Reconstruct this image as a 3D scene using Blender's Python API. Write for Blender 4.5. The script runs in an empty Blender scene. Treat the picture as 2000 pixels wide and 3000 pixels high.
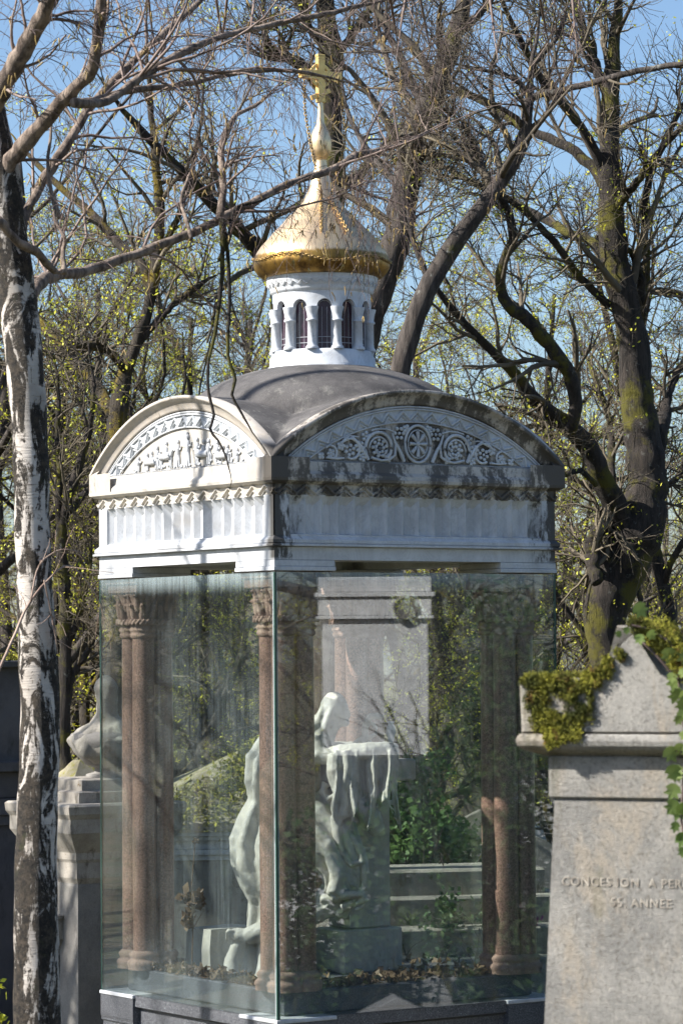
import bpy, bmesh, math, random
import numpy as np
from mathutils import Vector, Matrix, Euler
S = bpy.context.scene
R_ = math.radians
# ------------------------------------------------------------------ camera
F = 9013.7; PITCH = 0.04591; ROLL = 0.007979; ZC = 3.4
cam = bpy.data.cameras.new('camera'); co = bpy.data.objects.new('camera', cam); S.collection.objects.link(co)
cam.sensor_fit = 'HORIZONTAL'; cam.sensor_width = 24; cam.lens = F / 2000 * 24
cam.clip_start = .1; cam.clip_end = 3000
co.location = (0, 0, ZC)
co.rotation_euler = (Euler((R_(90) + PITCH, 0, 0)).to_matrix() @ Matrix.Rotation(-ROLL, 3, 'Z')).to_euler()
cam.dof.use_dof = True; cam.dof.focus_distance = 20.6; cam.dof.aperture_fstop = 9
S.camera = co
CM = np.array(Euler((R_(90) + PITCH, 0, 0)).to_matrix() @ Matrix.Rotation(-ROLL, 3, 'Z'))
def PT(px, py, Y):
    """world point at ground distance Y seen at pixel (px,py) of the 2000x3000 photograph"""
    d = CM @ np.array([(px - 1000) / F, (1500 - py) / F, -1.0])
    d = d / d[1]
    return Vector((d[0] * Y, Y, ZC + d[2] * Y))
def ZAT(py, Y, px=1000): return PT(px, py, Y).z
# ------------------------------------------------------------------ world and sun
SUN = Vector((-.98, -.19, 0)).normalized() * math.cos(R_(38)); SUN.z = math.sin(R_(38))
W = bpy.data.worlds.new('World'); S.world = W; W.use_nodes = True
nt = W.node_tree; bgn = nt.nodes['Background']; sk = nt.nodes.new('ShaderNodeTexSky'); sk.sky_type = 'NISHITA'
sk.sun_disc = False; sk.sun_elevation = R_(38); sk.sun_rotation = math.atan2(SUN.x, SUN.y)
sk.air_density = 1.0; sk.dust_density = 1.3; sk.ozone_density = 4.2; sk.altitude = 100
nt.links.new(sk.outputs[0], bgn.inputs[0]); bgn.inputs[1].default_value = .082
sl = bpy.data.lights.new('sun', 'SUN'); sl.energy = 5.0; sl.angle = R_(.5); sl.color = (1, .95, .87)
so = bpy.data.objects.new('sun', sl); S.collection.objects.link(so); so.rotation_euler = SUN.to_track_quat('Z', 'Y').to_euler()
S.view_settings.view_transform = 'Standard'; S.view_settings.look = 'None'; S.view_settings.exposure = 1.15; S.view_settings.gamma = 1
S.cycles.max_bounces = 7; S.cycles.diffuse_bounces = 2; S.cycles.glossy_bounces = 3; S.cycles.transparent_max_bounces = 24
S.cycles.sample_clamp_indirect = 6; S.cycles.caustics_reflective = False; S.cycles.caustics_refractive = False
S.cycles.use_denoising = True
S.cycles.use_adaptive_sampling = True; S.cycles.adaptive_threshold = .02
# ------------------------------------------------------------------ object helpers
def tag(o, label=None, cat=None, group=None, kind=None):
    if label: o['label'] = label
    if cat: o['category'] = cat
    if group: o['group'] = group
    if kind: o['kind'] = kind
    return o
def empty(name, loc=(0, 0, 0), rz=0, label=None, cat=None, group=None):
    o = bpy.data.objects.new(name, None); S.collection.objects.link(o); o.location = loc; o.rotation_euler = (0, 0, rz)
    o.empty_display_size = .2
    return tag(o, label, cat, group)
def link(name, me, mat, parent=None, smooth=None):
    o = bpy.data.objects.new(name, me); S.collection.objects.link(o)
    if mat: me.materials.append(mat)
    if parent: o.parent = parent
    return o
def np_mesh(name, V, Fq, mat, parent=None, smooth=True):
    me = bpy.data.meshes.new(name); V = np.asarray(V, np.float32); Fq = np.asarray(Fq, np.int32)
    n, k = Fq.shape
    me.vertices.add(len(V)); me.vertices.foreach_set('co', V.ravel())
    me.loops.add(n * k); me.loops.foreach_set('vertex_index', Fq.ravel())
    me.polygons.add(n); me.polygons.foreach_set('loop_start', np.arange(0, n * k, k, dtype=np.int32))
    me.polygons.foreach_set('loop_total', np.full(n, k, np.int32))
    me.polygons.foreach_set('use_smooth', np.full(n, smooth))
    me.update(calc_edges=True)
    return link(name, me, mat, parent)
class MB:
    def __init__(s): s.v = []; s.f = []; s.sm = []
    def add(s, vs, fs, smooth=False, M=None):
        b = len(s.v)
        for v in vs: s.v.append(tuple(M @ Vector(v)) if M else tuple(v))
        for f in fs: s.f.append([b + i for i in f]); s.sm.append(smooth)
        return s
    def box(s, x0, x1, y0, y1, z0, z1, M=None, b=0):
        if b:
            return s.frust(x0, x1, y0, y1, z0, z1, M, b)
        vs = [(x, y, z) for z in (z0, z1) for x, y in ((x0, y0), (x1, y0), (x1, y1), (x0, y1))]
        return s.add(vs, [(3, 2, 1, 0), (4, 5, 6, 7), (0, 1, 5, 4), (1, 2, 6, 5), (2, 3, 7, 6), (3, 0, 4, 7)], False, M)
    def frust(s, x0, x1, y0, y1, z0, z1, M, b):
        r = []
        for z, i in ((z0, b), (z0 + b, 0), (z1 - b, 0), (z1, b)): r.append((z, i))
        return s.rings([[(x0 + i, y0 + i, z), (x1 - i, y0 + i, z), (x1 - i, y1 - i, z), (x0 + i, y1 - i, z)] for z, i in r], M)
    def rings(s, rs, M=None, smooth=False, cap=True):
        n = len(rs[0]); vs = [p for r in rs for p in r]; fs = []
        for k in range(len(rs) - 1):
            for i in range(n):
                j = (i + 1) % n; fs.append((k * n + i, k * n + j, (k + 1) * n + j, (k + 1) * n + i))
        s.add(vs, fs, smooth, M)
        if cap:
            s.add(rs[0], [tuple(range(n))[::-1]], False, M); s.add(rs[-1], [tuple(range(n))], False, M)
        return s
    def sq(s, prof, c=(0, 0), M=None, cap=True):
        """square 'lathe': prof = [(half, z)...]"""
        return s.rings([[(c[0] - h, c[1] - h, z), (c[0] + h, c[1] - h, z), (c[0] + h, c[1] + h, z), (c[0] - h, c[1] + h, z)] for h, z in prof], M, False, cap)
    def lathe(s, prof, c=(0, 0), n=32, M=None, cap=True, smooth=True):
        return s.rings([[(c[0] + r * math.cos(2 * math.pi * i / n), c[1] + r * math.sin(2 * math.pi * i / n), z) for i in range(n)] for r, z in prof], M, smooth, cap)
    def tube(s, pts, rad, n=8, M=None, closed=False):
        pts = [Vector(p) for p in pts]; m = len(pts)
        if not hasattr(rad, '__len__'): rad = [rad] * m
        ref = Vector((0, 0, 1)); rs = []
        a = (pts[-1] - pts[0]) if not closed else Vector((0, 0, 0))
        if a.length > 0 and abs(a.normalized().z) > .8: ref = Vector((1, .1, 0))
        for i in range(m):
            t = (pts[(i + 1) % m] - pts[i - 1]) if closed else (pts[min(i + 1, m - 1)] - pts[max(i - 1, 0)])
            t.normalize(); u = t.cross(ref)
            if u.length < 1e-4: u = t.orthogonal()
            u.normalize(); w = u.cross(t)
            rs.append([pts[i] + (u * math.cos(2 * math.pi * k / n) + w * math.sin(2 * math.pi * k / n)) * rad[i] for k in range(n)])
        if closed: rs.append(rs[0])
        return s.rings(rs, M, True, not closed)
    def ball(s, c, r, M=None, n=14, m=9):
        if not hasattr(r, '__len__'): r = (r, r, r)
        rs = []
        for j in range(m + 1):
            th = -math.pi / 2 + math.pi * j / m
            if j == 0: th += .08
            if j == m: th -= .08
            rs.append([(c[0] + r[0] * math.cos(th) * math.cos(2 * math.pi * i / n), c[1] + r[1] * math.cos(th) * math.sin(2 * math.pi * i / n), c[2] + r[2] * math.sin(th)) for i in range(n)])
        return s.rings(rs, M, True)
    def build(s, name, mat, parent=None):
        me = bpy.data.meshes.new(name); me.from_pydata(s.v, [], s.f); me.polygons.foreach_set('use_smooth', s.sm); me.update()
        return link(name, me, mat, parent)
# ------------------------------------------------------------------ materials
def newmat(name):
    m = bpy.data.materials.new(name); m.use_nodes = True; t = m.node_tree
    return m, t, t.nodes['Principled BSDF']
class N:
    def __init__(s, t): s.t = t
    def node(s, ty, **kw):
        n = s.t.nodes.new(ty)
        for k, v in kw.items(): setattr(n, k, v)
        return n
    def put(s, sock, v):
        if isinstance(v, bpy.types.NodeSocket): s.t.links.new(v, sock)
        elif v is not None:
            if isinstance(v, (tuple, list)) and len(v) == 3 and sock.type == 'RGBA': v = (*v, 1)
            sock.default_value = v
    def coord(s, scale=(1, 1, 1)):
        c = s.node('ShaderNodeTexCoord'); m = s.node('ShaderNodeMapping'); s.t.links.new(c.outputs['Object'], m.inputs[0]); m.inputs['Scale'].default_value = scale
        return m.outputs[0]
    def noise(s, scale, detail=6, rough=.6, vec=None, dist=0):
        n = s.node('ShaderNodeTexNoise'); n.inputs['Scale'].default_value = scale; n.inputs['Detail'].default_value = detail
        n.inputs['Roughness'].default_value = rough; n.inputs['Distortion'].default_value = dist
        s.put(n.inputs['Vector'], vec if vec is not None else s.coord()); return n.outputs[0]
    def math(s, op, a, b=None, clamp=False):
        n = s.node('ShaderNodeMath', operation=op); n.use_clamp = clamp; s.put(n.inputs[0], a)
        if b is not None: s.put(n.inputs[1], b)
        return n.outputs[0]
    def step(s, v, a, b, x=0, y=1):
        n = s.node('ShaderNodeMapRange'); n.interpolation_type = 'SMOOTHSTEP'; s.put(n.inputs[0], v)
        for i, q in enumerate((a, b, x, y)): n.inputs[i + 1].default_value = q
        return n.outputs[0]
    def mix(s, f, a, b):
        n = s.node('ShaderNodeMix', data_type='RGBA'); s.put(n.inputs[0], f); s.put(n.inputs[6], a); s.put(n.inputs[7], b); return n.outputs[2]
    def bump(s, h, strength, dist, bsdf, prev=None):
        n = s.node('ShaderNodeBump'); n.inputs['Strength'].default_value = strength; n.inputs['Distance'].default_value = dist
        s.put(n.inputs['Height'], h)
        if prev is not None: s.put(n.inputs['Normal'], prev)
        s.t.links.new(n.outputs[0], bsdf.inputs['Normal']); return n.outputs[0]
    def xyz(s, vec=None):
        n = s.node('ShaderNodeSeparateXYZ'); s.put(n.inputs[0], vec if vec is not None else s.coord()); return n.outputs
def mat_marble(name, base=(.57, .59, .62), stain=.5, front=0.0, fall=0.0, grime=(.035, .032, .028), rough=.55):
    m, t, b = newmat(name); n = N(t)
    v = n.noise(2.2, 8, .65, dist=1.5); c = n.mix(n.step(v, .35, .7), base, tuple(x * .72 for x in base))
    vein = n.noise(5, 10, .7, n.coord((1, 1, .5)), 2.5); c = n.mix(n.step(n.math('ABSOLUTE', n.math('SUBTRACT', vein, .5)), 0, .035, .4, 0), c, (.34, .35, .38))
    warm = n.noise(4, 5, .6); c = n.mix(n.step(warm, .52, .75, 0, .5 * stain + .12), c, (.42, .36, .28))
    st = n.noise(6, 10, .72, n.coord((1.3, 1.3, .45))); fine = n.noise(38, 6, .7)
    s1 = n.step(n.math('ADD', st, n.math('MULTIPLY', fine, .25)), .86 - .3 * stain, .98 - .25 * stain, 0, .85)
    if front:
        o = n.xyz(); ax = n.math('ABSOLUTE', o[0])
        fy = n.step(n.math('ADD', o[1], n.math('MULTIPLY', st, .02)), -1.06, -1.12, 0, 1)
        cor = n.math('MULTIPLY', n.step(n.math('ADD', ax, n.math('MULTIPLY', n.math('SUBTRACT', st, .5), .8)), 1.0, 1.08), fy)
        near = n.math('MULTIPLY', n.step(n.math('ADD', n.math('ABSOLUTE', o[0]), 0), 1.02, 1.12), .0)
        all_ = n.math('MULTIPLY', fy, n.step(n.math('ADD', st, n.math('MULTIPLY', fine, .3)), .86 - .3 * fall, 1.0 - .3 * fall, 0, min(1, fall * 1.6)))
        zz = n.step(n.math('ADD', o[2], n.math('MULTIPLY', st, .05)), 4.02, 4.06, 0, 1)
        cor = n.math('MULTIPLY', cor, zz)
        s1 = n.math('MAXIMUM', s1, n.math('MAXIMUM', n.math('MULTIPLY', cor, .96), n.math('MULTIPLY', all_, .9)))
    c = n.mix(s1, c, grime); t.links.new(c, b.inputs['Base Color']); b.inputs['Roughness'].default_value = rough
    n.bump(n.noise(60, 6, .7), .25, .004, b)
    return m
def mat_stone(name, c1, c2, c3=None, scale=3, bump=.4, spots=0, rough=.9, lich=None, lamt=.62, dist=.006):
    m, t, b = newmat(name); n = N(t)
    c = n.mix(n.step(n.noise(scale, 8, .65), .35, .68), c1, c2)
    if c3: c = n.mix(n.step(n.noise(scale * 2.3, 10, .75, n.coord((1, 1, .4))), .52, .7), c, c3)
    g = n.noise(140, 3, .8); c = n.mix(n.step(g, .3, .7, .0, .45), c, tuple(x * .45 for x in c2))
    if lich: c = n.mix(n.step(n.noise(7, 9, .75), lamt, lamt + .07), c, lich)
    t.links.new(c, b.inputs['Base Color']); b.inputs['Roughness'].default_value = rough
    p = n.bump(n.noise(9, 12, .82), bump, dist * 3.5, b); n.bump(n.noise(70, 8, .85), bump, dist * 1.4, b, p)
    return m
def mat_granite(name, c1, c2, c3, rough=.4, scale=90, shine=.5):
    m, t, b = newmat(name); n = N(t)
    g = n.noise(scale, 3, .8); c = n.mix(n.step(g, .42, .6), c1, c2); g2 = n.noise(scale * 1.7, 2, .6)
    c = n.mix(n.step(g2, .6, .66), c, c3); c = n.mix(n.step(n.noise(2.2, 6, .6, n.coord((2, 2, .5))), .45, .75, 0, .4), c, tuple(x * .5 for x in c1))
    t.links.new(c, b.inputs['Base Color']); b.inputs['Roughness'].default_value = rough; b.inputs['Specular IOR Level'].default_value = shine
    return m
M_marble = mat_marble('weathered_marble', stain=.42, front=.25, fall=.0)
M_marbleF = mat_marble('sooty_marble', base=(.56, .52, .46), stain=.4, front=1, fall=1.0, grime=(.05, .042, .034))
M_relief = mat_marble('carved_marble', base=(.60, .63, .66), stain=.08, front=.5, fall=.22)
M_clean = mat_marble('painted_marble', base=(.64, .67, .71), stain=.14)
M_statue = mat_marble('statue_marble', base=(.52, .50, .44), stain=.5, grime=(.14, .12, .085))
M_stele = mat_marble('pale_marble', base=(.8, .81, .84), stain=.1)
M_roof = mat_stone('dark_roof_stone', (.13, .122, .12), (.05, .047, .048), (.24, .23, .21), 3.5, .6, rough=.85)
M_rim = mat_marble('arch_marble', base=(.5, .45, .39), stain=.5, front=1, fall=.95, grime=(.05, .043, .036))
M_granite = mat_granite('dark_granite', (.11, .115, .13), (.05, .052, .06), (.3, .31, .33), .35)
M_pink = mat_granite('pink_granite', (.33, .2, .155), (.15, .09, .07), (.04, .027, .025), .3, 75)
M_pinkcap = mat_stone('pink_limestone', (.42, .28, .22), (.27, .175, .135), (.15, .1, .08), 6, .5)
M_tomb = mat_stone('rough_tomb_stone', (.66, .59, .50), (.38, .36, .32), (.70, .55, .38), 4.2, 1.0, dist=.018)
M_tombd = mat_stone('grey_tomb_stone', (.30, .285, .26), (.2, .19, .18), (.12, .11, .1), 3, .6)
M_tombl = mat_stone('buff_limestone', (.5, .46, .4), (.34, .31, .27), (.1, .085, .06), 5, .7, lich=(.14, .1, .05), lamt=.6)  # pale buff limestone with brown lichen spots
M_tombu = mat_stone('urn_stone', (.46, .43, .37), (.3, .28, .24), (.2, .18, .1), 5, .8, lich=(.12, .12, .05), lamt=.62)
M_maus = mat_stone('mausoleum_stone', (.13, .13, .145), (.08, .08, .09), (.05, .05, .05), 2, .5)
M_mossroof = mat_stone('mossy_roof_stone', (.5, .45, .34), (.34, .3, .2), (.2, .2, .05), 3.2, .9, lich=(.26, .25, .05), lamt=.5)
M_rgran = mat_granite('grey_granite', (.42, .42, .43), (.26, .26, .28), (.12, .12, .13), .45, 80)
def mat_tomb():
    m, t, b = newmat('pitted_tomb_stone'); n = N(t)
    c = n.mix(n.step(n.noise(5, 9, .7), .36, .64), (.60, .575, .53), (.38, .37, .35)); c = n.mix(n.step(n.noise(3.1, 7, .7, n.coord((1.6, 1, .55)), .5), .5, .62), c, (.57, .505, .42))
    c = n.mix(n.step(n.noise(4.3, 8, .7, n.coord((1.4, 1, .4))), .56, .7, 0, .75), c, (.25, .235, .15)); gr = n.noise(85, 5, .85); c = n.mix(n.step(gr, .50, .62, 0, .6), c, (.2, .175, .14)); c = n.mix(n.step(gr, .44, .36, 0, .55), c, (.8, .74, .64))
    c = n.mix(n.step(n.noise(31, 7, .8), .62, .66, 0, .85), c, (.07, .06, .045)); t.links.new(c, b.inputs['Base Color']); b.inputs['Roughness'].default_value = .95  # dark specks: the shade inside small pits, put into the colour
    p = n.bump(n.noise(16, 10, .8), 1, .05, b); n.bump(gr, 1, .02, b, p); return m
M_tomb = mat_tomb()
def mat_moss():
    m, t, b = newmat('moss'); n = N(t); c = n.mix(n.step(n.noise(9, 8, .75), .38, .62), (.07, .085, .01), (.46, .44, .05))
    c = n.mix(n.step(n.noise(24, 4, .7), .55, .68), c, (.26, .15, .04)); t.links.new(c, b.inputs['Base Color']); b.inputs['Roughness'].default_value = 1
    n.bump(n.noise(70, 6, .8), 1, .02, b); return m
M_moss = mat_moss()
def mat_gold():
    m, t, b = newmat('gilded_metal'); n = N(t); o = n.xyz()
    sp = n.noise(14, 9, .75, n.coord((1, 1, .35)))
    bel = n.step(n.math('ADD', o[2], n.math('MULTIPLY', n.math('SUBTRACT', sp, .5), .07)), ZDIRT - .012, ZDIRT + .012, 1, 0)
    ring = n.noise(1, 4, .6, n.coord((.3, .3, 42)))
    c = n.mix(n.step(n.noise(4, 6, .65), .4, .7), (.9, .68, .40), (.72, .54, .36)); c = n.mix(n.step(ring, .5, .7, 0, .35), c, (.75, .45, .26))
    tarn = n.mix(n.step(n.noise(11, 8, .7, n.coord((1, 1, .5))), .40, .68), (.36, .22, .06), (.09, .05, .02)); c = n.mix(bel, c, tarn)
    t.links.new(c, b.inputs['Base Color']); b.inputs['Metallic'].default_value = .93
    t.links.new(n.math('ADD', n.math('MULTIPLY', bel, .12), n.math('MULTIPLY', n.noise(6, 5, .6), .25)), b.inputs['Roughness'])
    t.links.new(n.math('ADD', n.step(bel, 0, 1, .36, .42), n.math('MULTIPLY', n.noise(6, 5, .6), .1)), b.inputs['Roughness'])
    n.bump(n.noise(5, 4, .6), .25, .02, b); return m
def mat_glass(name='pavilion_glass', dirt_sheen=.085):
    m, t, b = newmat(name); n = N(t); t.nodes.remove(b)
    g = n.node('ShaderNodeNewGeometry'); ior = n.step(g.outputs['Backfacing'], 0, 1, 1.92, 1 / 1.92)
    fr = n.node('ShaderNodeFresnel'); t.links.new(ior, fr.inputs[0])
    tr = n.node('ShaderNodeBsdfTransparent'); tr.inputs[0].default_value = (.945, .975, .97, 1)
    gl = n.node('ShaderNodeBsdfGlossy'); gl.inputs['Roughness'].default_value = .0
    df = n.node('ShaderNodeBsdfDiffuse'); df.inputs[0].default_value = (.5, .6, .63, 1)  # bluish dirt film; milky reflections are partly put into its colour
    o = n.xyz()
    streak = n.noise(1, 6, .75, n.coord((70, 70, 1.1))); cloud = n.noise(1.3, 6, .65)
    d = n.math('MULTIPLY', n.math('MULTIPLY', n.step(streak, .35, .72, .1, 1), n.step(cloud, .38, .7, .25, 1)), dirt_sheen)
    ed = n.step(n.math('ADD', o[2], n.math('MULTIPLY', streak, .12)), 3.86, 3.99, 0, .3); lo = n.step(o[2], 1.6, 1.05, 0, .035)
    d = n.math('ADD', d, n.math('ADD', n.math('MULTIPLY', ed, n.step(streak, .3, .6, .3, 1)), lo))
    m1 = n.node('ShaderNodeMixShader'); t.links.new(d, m1.inputs[0]); t.links.new(tr.outputs[0], m1.inputs[1]); t.links.new(df.outputs[0], m1.inputs[2])
    m2 = n.node('ShaderNodeMixShader'); t.links.new(fr.outputs[0], m2.inputs[0]); t.links.new(m1.outputs[0], m2.inputs[1]); t.links.new(gl.outputs[0], m2.inputs[2])
    t.links.new(m2.outputs[0], t.nodes['Material Output'].inputs[0]); return m
def mat_plain(name, c, rough=.8, metal=0, c2=None, sc=8):
    m, t, b = newmat(name); n = N(t)
    if c2: t.links.new(n.mix(n.step(n.noise(sc, 6, .7), .35, .65), c, c2), b.inputs['Base Color'])
    else: b.inputs['Base Color'].default_value = (*c, 1)
    b.inputs['Roughness'].default_value = rough; b.inputs['Metallic'].default_value = metal; return m
def mat_bark(name, c1, c2, moss=None, lich=None, mamt=.55, bs=1.0):
    m, t, b = newmat(name); n = N(t)
    v = n.noise(7, 9, .7, n.coord((3, 3, .6))); c = n.mix(n.step(v, .35, .65), c1, c2)
    if lich: c = n.mix(n.step(n.noise(9, 7, .75), .6, .68), c, lich)
    if moss: c = n.mix(n.step(n.noise(2.2, 8, .7), mamt, mamt + .1), c, moss)
    t.links.new(c, b.inputs['Base Color']); b.inputs['Roughness'].default_value = .95
    p = n.bump(n.noise(14, 9, .75, n.coord((2.2, 2.2, .35))), 1, .05 * bs, b); n.bump(n.noise(60, 5, .7), .6, .01, b, p); return m
def mat_birch():
    m, t, b = newmat('birch_bark'); n = N(t)
    fis = n.noise(6.5, 10, .7, n.coord((1.5, 1.5, .5)), .8); edge = n.noise(30, 6, .8, n.coord((1, 1, 1.6)))
    o = n.xyz(); low = n.step(o[2], 1.4, 5.4, .03, -.0)
    k = n.step(n.math('ADD', n.math('ADD', fis, low), n.math('MULTIPLY', n.math('SUBTRACT', edge, .5), .24)), .487, .522)
    dash = n.noise(20, 4, .6, n.coord((.55, .55, 7))); c = n.mix(n.step(n.noise(3, 6, .6), .4, .65), (.56, .51, .46), (.33, .295, .26))
    c = n.mix(n.step(dash, .6, .68, 0, .75), c, (.1, .075, .06)); blk = n.mix(n.step(n.noise(26, 7, .8), .4, .65), (.018, .015, .012), (.11, .085, .06))
    blk = n.mix(n.step(n.noise(8, 6, .7), .58, .68, 0, .6), blk, (.05, .06, .015))
    c = n.mix(k, c, blk); t.links.new(c, b.inputs['Base Color']); b.inputs['Roughness'].default_value = .85
    h = n.math('ADD', n.math('MULTIPLY', k, n.math('ADD', .4, n.math('MULTIPLY', n.noise(34, 8, .8), 1.6))), n.math('MULTIPLY', dash, .15)); n.bump(h, 1, .03, b); return m
def mat_leaf(name, c1, c2, trans=.35):
    m, t, b = newmat(name); n = N(t); c = n.mix(n.step(n.noise(3, 4, .7), .38, .62), c1, c2); t.links.new(c, b.inputs['Base Color'])
    b.inputs['Roughness'].default_value = .6
    tl = n.node('ShaderNodeBsdfTranslucent'); t.links.new(c, tl.inputs[0]); mx = n.node('ShaderNodeMixShader'); mx.inputs[0].default_value = trans
    t.links.new(b.outputs[0], mx.inputs[1]); t.links.new(tl.outputs[0], mx.inputs[2]); t.links.new(mx.outputs[0], t.nodes['Material Output'].inputs[0]); return m
M_bark = mat_bark('dark_bark', (.016, .013, .011), (.06, .048, .04), (.11, .10, .012), (.16, .165, .15), .49)
M_bark2 = mat_bark('grey_bark', (.03, .024, .021), (.105, .088, .076), (.09, .085, .014), (.22, .22, .2), .58, .6)
M_barkm = mat_bark('mossy_bark', (.028, .022, .018), (.08, .066, .05), (.17, .125, .012), None, .48)
M_twig = mat_plain('twig_bark', (.055, .044, .032), .9, 0, (.15, .125, .085), 1.2)
M_btwig = mat_plain('birch_twig_bark', (.06, .04, .038), .7, 0, (.15, .105, .09), 3)
M_birch = mat_birch()
M_blimb = mat_bark('birch_limb_bark', (.33, .26, .21), (.07, .05, .04), None, None, .5, .3)
M_bud = mat_leaf('yellow_blossom', (.66, .62, .04), (.45, .5, .06))
M_catkin = mat_leaf('catkin', (.45, .33, .12), (.3, .2, .08), .2)
M_ever = mat_leaf('evergreen_leaf', (.03, .075, .02), (.07, .13, .035), .25)
M_ivy = mat_leaf('ivy_leaf', (.24, .31, .09), (.12, .19, .04), .35)
M_dead = mat_leaf('dead_leaf', (.10, .06, .035), (.2, .14, .075), .2)
def mat_ground():
    m, t, b = newmat('leafy_ground'); n = N(t); c = n.mix(n.step(n.noise(1.2, 8, .7), .4, .62), (.07, .085, .025), (.15, .11, .065))
    c = n.mix(n.step(n.noise(11, 8, .75), .52, .68), c, (.24, .17, .09)); t.links.new(c, b.inputs['Base Color']); b.inputs['Roughness'].default_value = 1
    n.bump(n.noise(9, 9, .8), 1, .08, b); return m
# ------------------------------------------------------------------ setting: ground
def gz(x, y):
    """terrain height: a terrace under the camera, the pavilion level below it, a valley behind"""
    s = lambda v, a, b: (lambda t: t * t * (3 - 2 * t))(min(1, max(0, (v - a) / (b - a))))
    return 1.6 * (1 - s(y, 9.5, 17)) * (1 - .5 * s(abs(x), 3, 14)) - 3.0 * s(y, 33, 75) - 6 * s(y, 80, 220) + .12 * math.sin(x * .7) * math.sin(y * .5) * s(y, 26, 40)
gx = sorted(set([round(v, 2) for v in np.concatenate([np.linspace(-900, -60, 22), np.linspace(-60, 60, 81), np.linspace(60, 900, 22)])]))
gy = sorted(set([round(v, 2) for v in np.concatenate([np.linspace(-300, -20, 10), np.linspace(-20, 90, 90), np.linspace(90, 1600, 34)])]))
V = [(x, y, gz(x, y)) for y in gy for x in gx]; nx = len(gx)
Fq = [(j * nx + i, j * nx + i + 1, (j + 1) * nx + i + 1, (j + 1) * nx + i) for j in range(len(gy) - 1) for i in range(nx - 1)]
tag(np_mesh('ground', V, Fq, mat_ground()), kind='structure')
#@PAVILION
# ------------------------------------------------------------------ pavilion
PHI = R_(33.93); LG = 2.3065; C0 = Vector((-.4385, 20, 0)); EA = Vector((math.cos(PHI), math.sin(PHI), 0)); EB = Vector((-math.sin(PHI), math.cos(PHI), 0))
H = LG / 2; PC = C0 + (EA + EB) * H; PW = Matrix.Translation(PC) @ Matrix.Rotation(PHI, 4, 'Z')
def zaxis(py): return ZAT(py, PC.y, 943)
def raxis(px): return px * PC.y / F
ZDIRT = zaxis(752)
M_gold = mat_gold(); M_glass = mat_glass()
pav = empty('memorial_pavilion', PC, PHI, 'white marble and glass memorial pavilion crowned by a gilded onion dome', 'pavilion')
ZB, ZT = 1.032, 3.942
# base
b = MB(); b.sq([(H - .02, -.3), (H - .02, .30), (H - .05, .34), (H - .05, ZB - .10), (H - .012, ZB - .08), (H - .012, ZB - .002)]); b.build('base', M_granite, pav)
for sx in (-1, 1):
    for sy in (-1, 1):
        k = MB(); c = (sx * (H - .222), sy * (H - .222))
        k.sq([(.222, -.3), (.222, .26), (.2, .30), (.2, ZB - .26), (.212, ZB - .25), (.212, ZB - .215), (.222, ZB - .205), (.222, ZB - .19), (.226, ZB - .17), (.226, ZB - .0265)], c); k.build('pedestal', M_granite, pav)
        k = MB(); k.box(c[0] - .232, c[0] + .232, c[1] - .232, c[1] + .232, ZB - .026, ZB + .0, b=.004); k.build('pedestal_cap', M_marble, pav)
b = MB(); b.box(-H + .14, H - .14, -H + .14, H - .14, ZB + .003, ZB + .16, b=.01); b.build('floor_slab', M_granite, pav)
# glass
g = .012
for nm, (x0, x1, y0, y1) in (('f', (-H + g + .002, H, -H, -H + g)), ('l', (-H, -H + g, -H, H - g - .002)), ('b', (-H, H - g - .002, H - g, H)), ('r', (H - g, H, -H + g + .002, H))):
    MB().box(x0, x1, y0, y1, ZB + .003, ZT + .004 - .012).build('glass_pane', M_glass, pav)
M_seal = mat_plain('glass_edge', (.03, .07, .06), .15); M_sealw = mat_plain('silicone_seal', (.6, .63, .66), .5)
for sx, sy in ((-1, -1), (1, -1), (-1, 1), (1, 1)):
    k = MB(); k.box(sx * (H - g / 2) - .007, sx * (H - g / 2) + .007, sy * (H - g / 2) - .007, sy * (H - g / 2) + .007, ZB + .002, ZT - .01); k.build('glass_edge', M_seal, pav)
k = MB(); k.box(-H + .012, -H + .03, -H + .012, -H + .045, ZB + .004, ZT - .012); k.build('seal', M_sealw, pav)
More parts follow.
